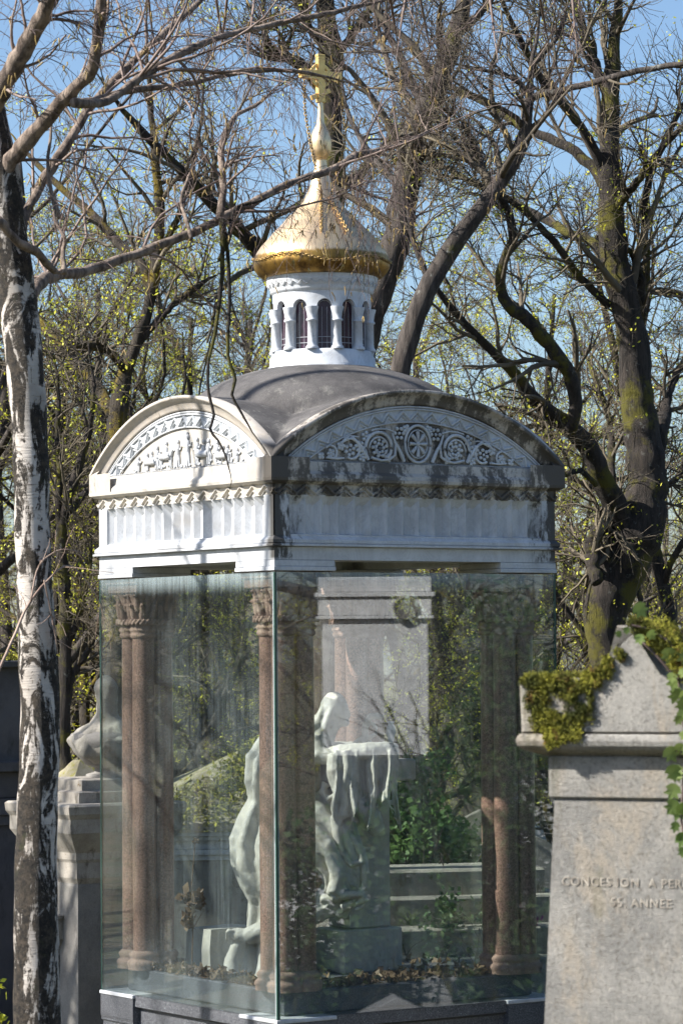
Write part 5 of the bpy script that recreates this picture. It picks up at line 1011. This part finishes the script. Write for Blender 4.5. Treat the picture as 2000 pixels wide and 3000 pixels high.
# bier with hanging cloth
YB = 21.45; bq = lambda px, py, dy=0: PT(px, py, YB + dy)
bc = PT(1075, 2230, YB); bier = empty('marble_bier', (bc.x, YB, ZF), PHI, 'carved white marble bier with a heavy cloth hanging in deep folds, beside the kneeling statue', 'bier')
bz = lambda py: ZAT(py, YB, 1075) - ZF
k = MB(); k.box(-.24, .24, -.06, .30, .0, bz(2720), b=.01); k.box(-.17, .17, -.02, .24, bz(2719), bz(2290), b=.01); k.box(-.32, .32, -.13, .29, bz(2289), bz(2225), b=.012); k.build('block', M_statue, bier)
Bi = Matrix.Translation((bc.x, YB, ZF)) @ Matrix.Rotation(PHI, 4, 'Z'); Bi = Bi.inverted(); k = MB()
def cl_(pts, n=10):
    k.tube([Bi @ bq(a, b_, d_) for a, b_, r, d_ in pts], [r * px2m for a, b_, r, d_ in pts], n)
cl_([(945, 2215, 22, -.2), (1000, 2205, 24, -.3), (1070, 2200, 24, -.32), (1135, 2195, 22, -.28), (1160, 2190, 12, -.2)], 12)
cl_([(985, 2210, 26, -.33), (978, 2260, 24, -.35), (990, 2310, 20, -.36), (1005, 2350, 20, -.36), (1000, 2385, 24, -.36), (985, 2400, 18, -.36), (990, 2450, 16, -.36), (1000, 2500, 13, -.36), (1030, 2535, 12, -.36), (1065, 2525, 7, -.36)], 12)
cl_([(1012, 2200, 14, -.36), (1018, 2250, 12, -.38), (1005, 2320, 14, -.38), (1010, 2370, 14, -.38), (1035, 2355, 10, -.36)])
pass
pass
pass
cl_([(930, 2200, 12, -.15), (925, 2240, 16, -.12), (930, 2300, 16, -.1), (925, 2350, 22, -.1), (950, 2320, 16, -.16), (965, 2340, 14, -.2), (975, 2350, 10, -.24)])
cl_([(955, 2295, 14, -.24), (945, 2320, 12, -.25), (960, 2340, 12, -.26), (985, 2330, 10, -.28)])
rows_f, rows_b = [], []
NU, NV = 90, 22
def cpt(t_, s_, th_):
    px = 978 + 190 * t_ + 10 * math.sin(5 * s_ + 9 * t_) * s_; yb = 2345 + 95 * abs(math.sin(math.pi * 2.3 * t_ + .5)) ** 1.5; py = 2198 + (yb - 2198) * s_
    w_ = math.sin(2 * math.pi * 3.7 * t_ + 1.3 * s_) + .3 * math.sin(2 * math.pi * 8.3 * t_ - 2 * s_ + 1); return Bi @ bq(px, py, -.36 - .07 * w_ * (.4 + .8 * s_) + .05 * t_ + th_)
vs = [cpt(i / NU, j / NV, 0) for j in range(NV + 1) for i in range(NU + 1)] + [cpt(i / NU, j / NV, .022) for j in range(NV + 1) for i in range(NU + 1)]; o_ = (NU + 1) * (NV + 1); ix = lambda i, j, b_: b_ * o_ + j * (NU + 1) + i
fs = [(ix(i, j, 0), ix(i + 1, j, 0), ix(i + 1, j + 1, 0), ix(i, j + 1, 0)) for j in range(NV) for i in range(NU)] + [(ix(i, j + 1, 1), ix(i + 1, j + 1, 1), ix(i + 1, j, 1), ix(i, j, 1)) for j in range(NV) for i in range(NU)]
fs += [(ix(i, 0, 1), ix(i + 1, 0, 1), ix(i + 1, 0, 0), ix(i, 0, 0)) for i in range(NU)] + [(ix(i, NV, 0), ix(i + 1, NV, 0), ix(i + 1, NV, 1), ix(i, NV, 1)) for i in range(NU)]
fs += [(ix(0, j, 0), ix(0, j + 1, 0), ix(0, j + 1, 1), ix(0, j, 1)) for j in range(NV)] + [(ix(NU, j + 1, 0), ix(NU, j, 0), ix(NU, j, 1), ix(NU, j + 1, 1)) for j in range(NV)]
k.add(vs, fs, True)
for i in range(0): cl_([(1060 + i * 9, 2200, 9, -.3 + i * .012), (1058 + i * 9, 2300, 10, -.26 + i * .01), (1068 + i * 8, 2400, 11, -.25 + i * .01), (1075 + i * 5, 2440, 8, -.26 + i * .01)], 8)
cl_([(935, 2350, 40, -.1), (975, 2400, 52, -.16), (1010, 2470, 50, -.2), (1035, 2540, 44, -.24), (1020, 2600, 34, -.28)], 16)
cl_([(940, 2385, 10, -.3), (1000, 2420, 12, -.32), (1050, 2480, 12, -.34), (1068, 2550, 12, -.34), (1066, 2600, 10, -.34), (1040, 2640, 9, -.34), (1000, 2660, 12, -.32)])
cl_([(935, 2440, 9, -.33), (960, 2500, 13, -.36), (982, 2550, 20, -.38), (985, 2590, 22, -.38), (965, 2618, 12, -.38), (975, 2632, 10, -.38), (1020, 2628, 8, -.36), (1062, 2618, 7, -.36), (1072, 2636, 8, -.36), (1062, 2656, 7, -.36), (1040, 2668, 6, -.36)])
cl_([(1030, 2470, 9, -.3), (1060, 2490, 10, -.32), (1072, 2560, 11, -.32), (1068, 2610, 9, -.32)]); cl_([(1050, 2350, 30, -.26), (1085, 2400, 34, -.26), (1110, 2440, 22, -.24)], 14)
sculpt('cloth', k, M_statue, bier, .0075, 1)
gl_ = empty('carved_garland', (bc.x, YB, ZF + bz(2190)), PHI, 'small curled marble garland lying on top of the bier', 'garland'); Gi = (Matrix.Translation(gl_.location) @ Matrix.Rotation(PHI, 4, 'Z')).inverted(); k = MB()
for pts in ([(1062, 2185, 7), (1068, 2150, 9), (1072, 2120, 10), (1085, 2100, 11), (1105, 2097, 10), (1120, 2105, 7)], [(1090, 2120, 6), (1102, 2135, 7), (1102, 2150, 7), (1085, 2160, 7), (1055, 2165, 7), (1035, 2180, 6)], [(1072, 2108, 8), (1080, 2115, 8), (1078, 2128, 6)]): k.tube([Gi @ bq(a, b_, .02) for a, b_, r in pts], [r * px2m for a, b_, r in pts], 10)
sculpt('garland', k, M_statue, gl_, .007, 2)
k = MB(); vz = bz(2192); vs_ = empty('marble_vase', (PT(1145, 2190, YB + .05).x, YB + .05, ZF + vz), 0, 'slim white marble vase standing at the right end of the bier', 'vase'); k.lathe([(.028, -.005), (.03, .01), (.014, .02), (.02, .05), (.034, .1), (.03, .14), (.018, .165), (.026, .18), (.02, .182)], n=24); k.build('body', M_stele, vs_)
# white block behind the statue
pb = PT(650, 2800, 21.9); bk = MB(); blk = empty('marble_block', (pb.x, 21.9, ZF), PHI, 'squat rough white marble block at the feet of the statue', 'block'); bk.rings([[(-.2, -.17, 0), (.2, -.17, 0), (.2, .17, 0), (-.2, .17, 0)], [(-.205, -.17, .14), (.2, -.18, .15), (.19, .17, .15), (-.2, .16, .15)], [(-.19, -.165, .28), (.18, -.165, .285), (.18, .16, .28), (-.19, .16, .27)]]); bk.build('body', M_statue, blk)
# dead leaves and a dried rose stem on the pavilion floor
rg3 = np.random.default_rng(5); n_ = 260; u = np.stack([rg3.uniform(-H + .18, H - .2, n_), rg3.uniform(-H + .18, H - .2, n_), ZF + rg3.uniform(.005, .03, n_)], 1); u = np.concatenate([u, np.stack([-H + .16 + np.abs(rg3.normal(0, .1, 380)), rg3.uniform(-H + .3, H - .4, 380), ZF + rg3.uniform(.005, .05, 380)], 1), np.stack([rg3.uniform(-H + .3, H - .4, 380), -H + .16 + np.abs(rg3.normal(0, .1, 380)), ZF + rg3.uniform(.005, .05, 380)], 1)])
V, Fq = quads(u, .03, rg3, 2, .01, 0, .6); V = np.array([tuple(PW @ Vector(v)) for v in V]); V[:, 2] = np.maximum(V[:, 2], ZF + .002); tag(np_mesh('fallen_leaves', V, Fq, M_dead, smooth=False), kind='stuff')
ds = empty('dried_rose', tuple(PW @ Vector((-H + .22, .28, ZF))), 0, 'withered brown rose stem standing inside the left glass pane', 'plant'); k = MB()
hh = .92; k.tube([(0, 0, 0), (.01, .0, .3), (-.0, .01, .6), (.03, 0, hh)], [.006, .005, .004, .003], 6); k.tube([(0, 0, .3), (.07, 0, .42)], .003, 5); k.tube([(0, 0, .5), (-.05, .01, .6)], .003, 5); k.tube([(.005, 0, .55), (.06, 0, .5), (.1, 0, .52)], .003, 5); k.build('stem', M_dead, ds)
cl = np.array([(.02 + rg3.normal(0, .03), rg3.normal(0, .03), .52 + rg3.normal(0, .035)) for _ in range(26)] + [(-.01 + rg3.normal(0, .02), rg3.normal(0, .02), .4 + rg3.normal(0, .03)) for _ in range(12)]); V, Fq = quads(cl, .04, rg3, 3, .012, .6, .6); np_mesh('leaves', V, Fq, M_dead, ds, smooth=False)
cl = np.array([(.03, 0, hh)]); V, Fq = quads(cl, .024, rg3, 16, .01, .2, .7); np_mesh('flower', V, Fq, M_dead, ds, smooth=False)
# flowering plant on a ledge at the far left
pf = PT(20, 2900, 20); fl = empty('flowering_plant', (pf.x - .02, 20, gz(pf.x, 20)), 0, 'yellow-green flowering plant left of the birch foot', 'plant'); hz = pf.z - gz(pf.x, 20)
P, R = grow(np.zeros((9, 3)), np.array([[a * .12 - .5, 0, 3] for a in range(9)]), np.full(9, hz), np.full(9, .006), 8, .06, .02, rg3, .5); V, Fq = tubes([(P, R, 5)]); np_mesh('stems', V, Fq, M_ivy, fl)
V, Fq = quads(np.concatenate([tips(P), P[:, 6], P[:, 5]]), .03, rg3, 14, .035, 0, .6); np_mesh('leaves', V, Fq, M_bud, fl, smooth=False)
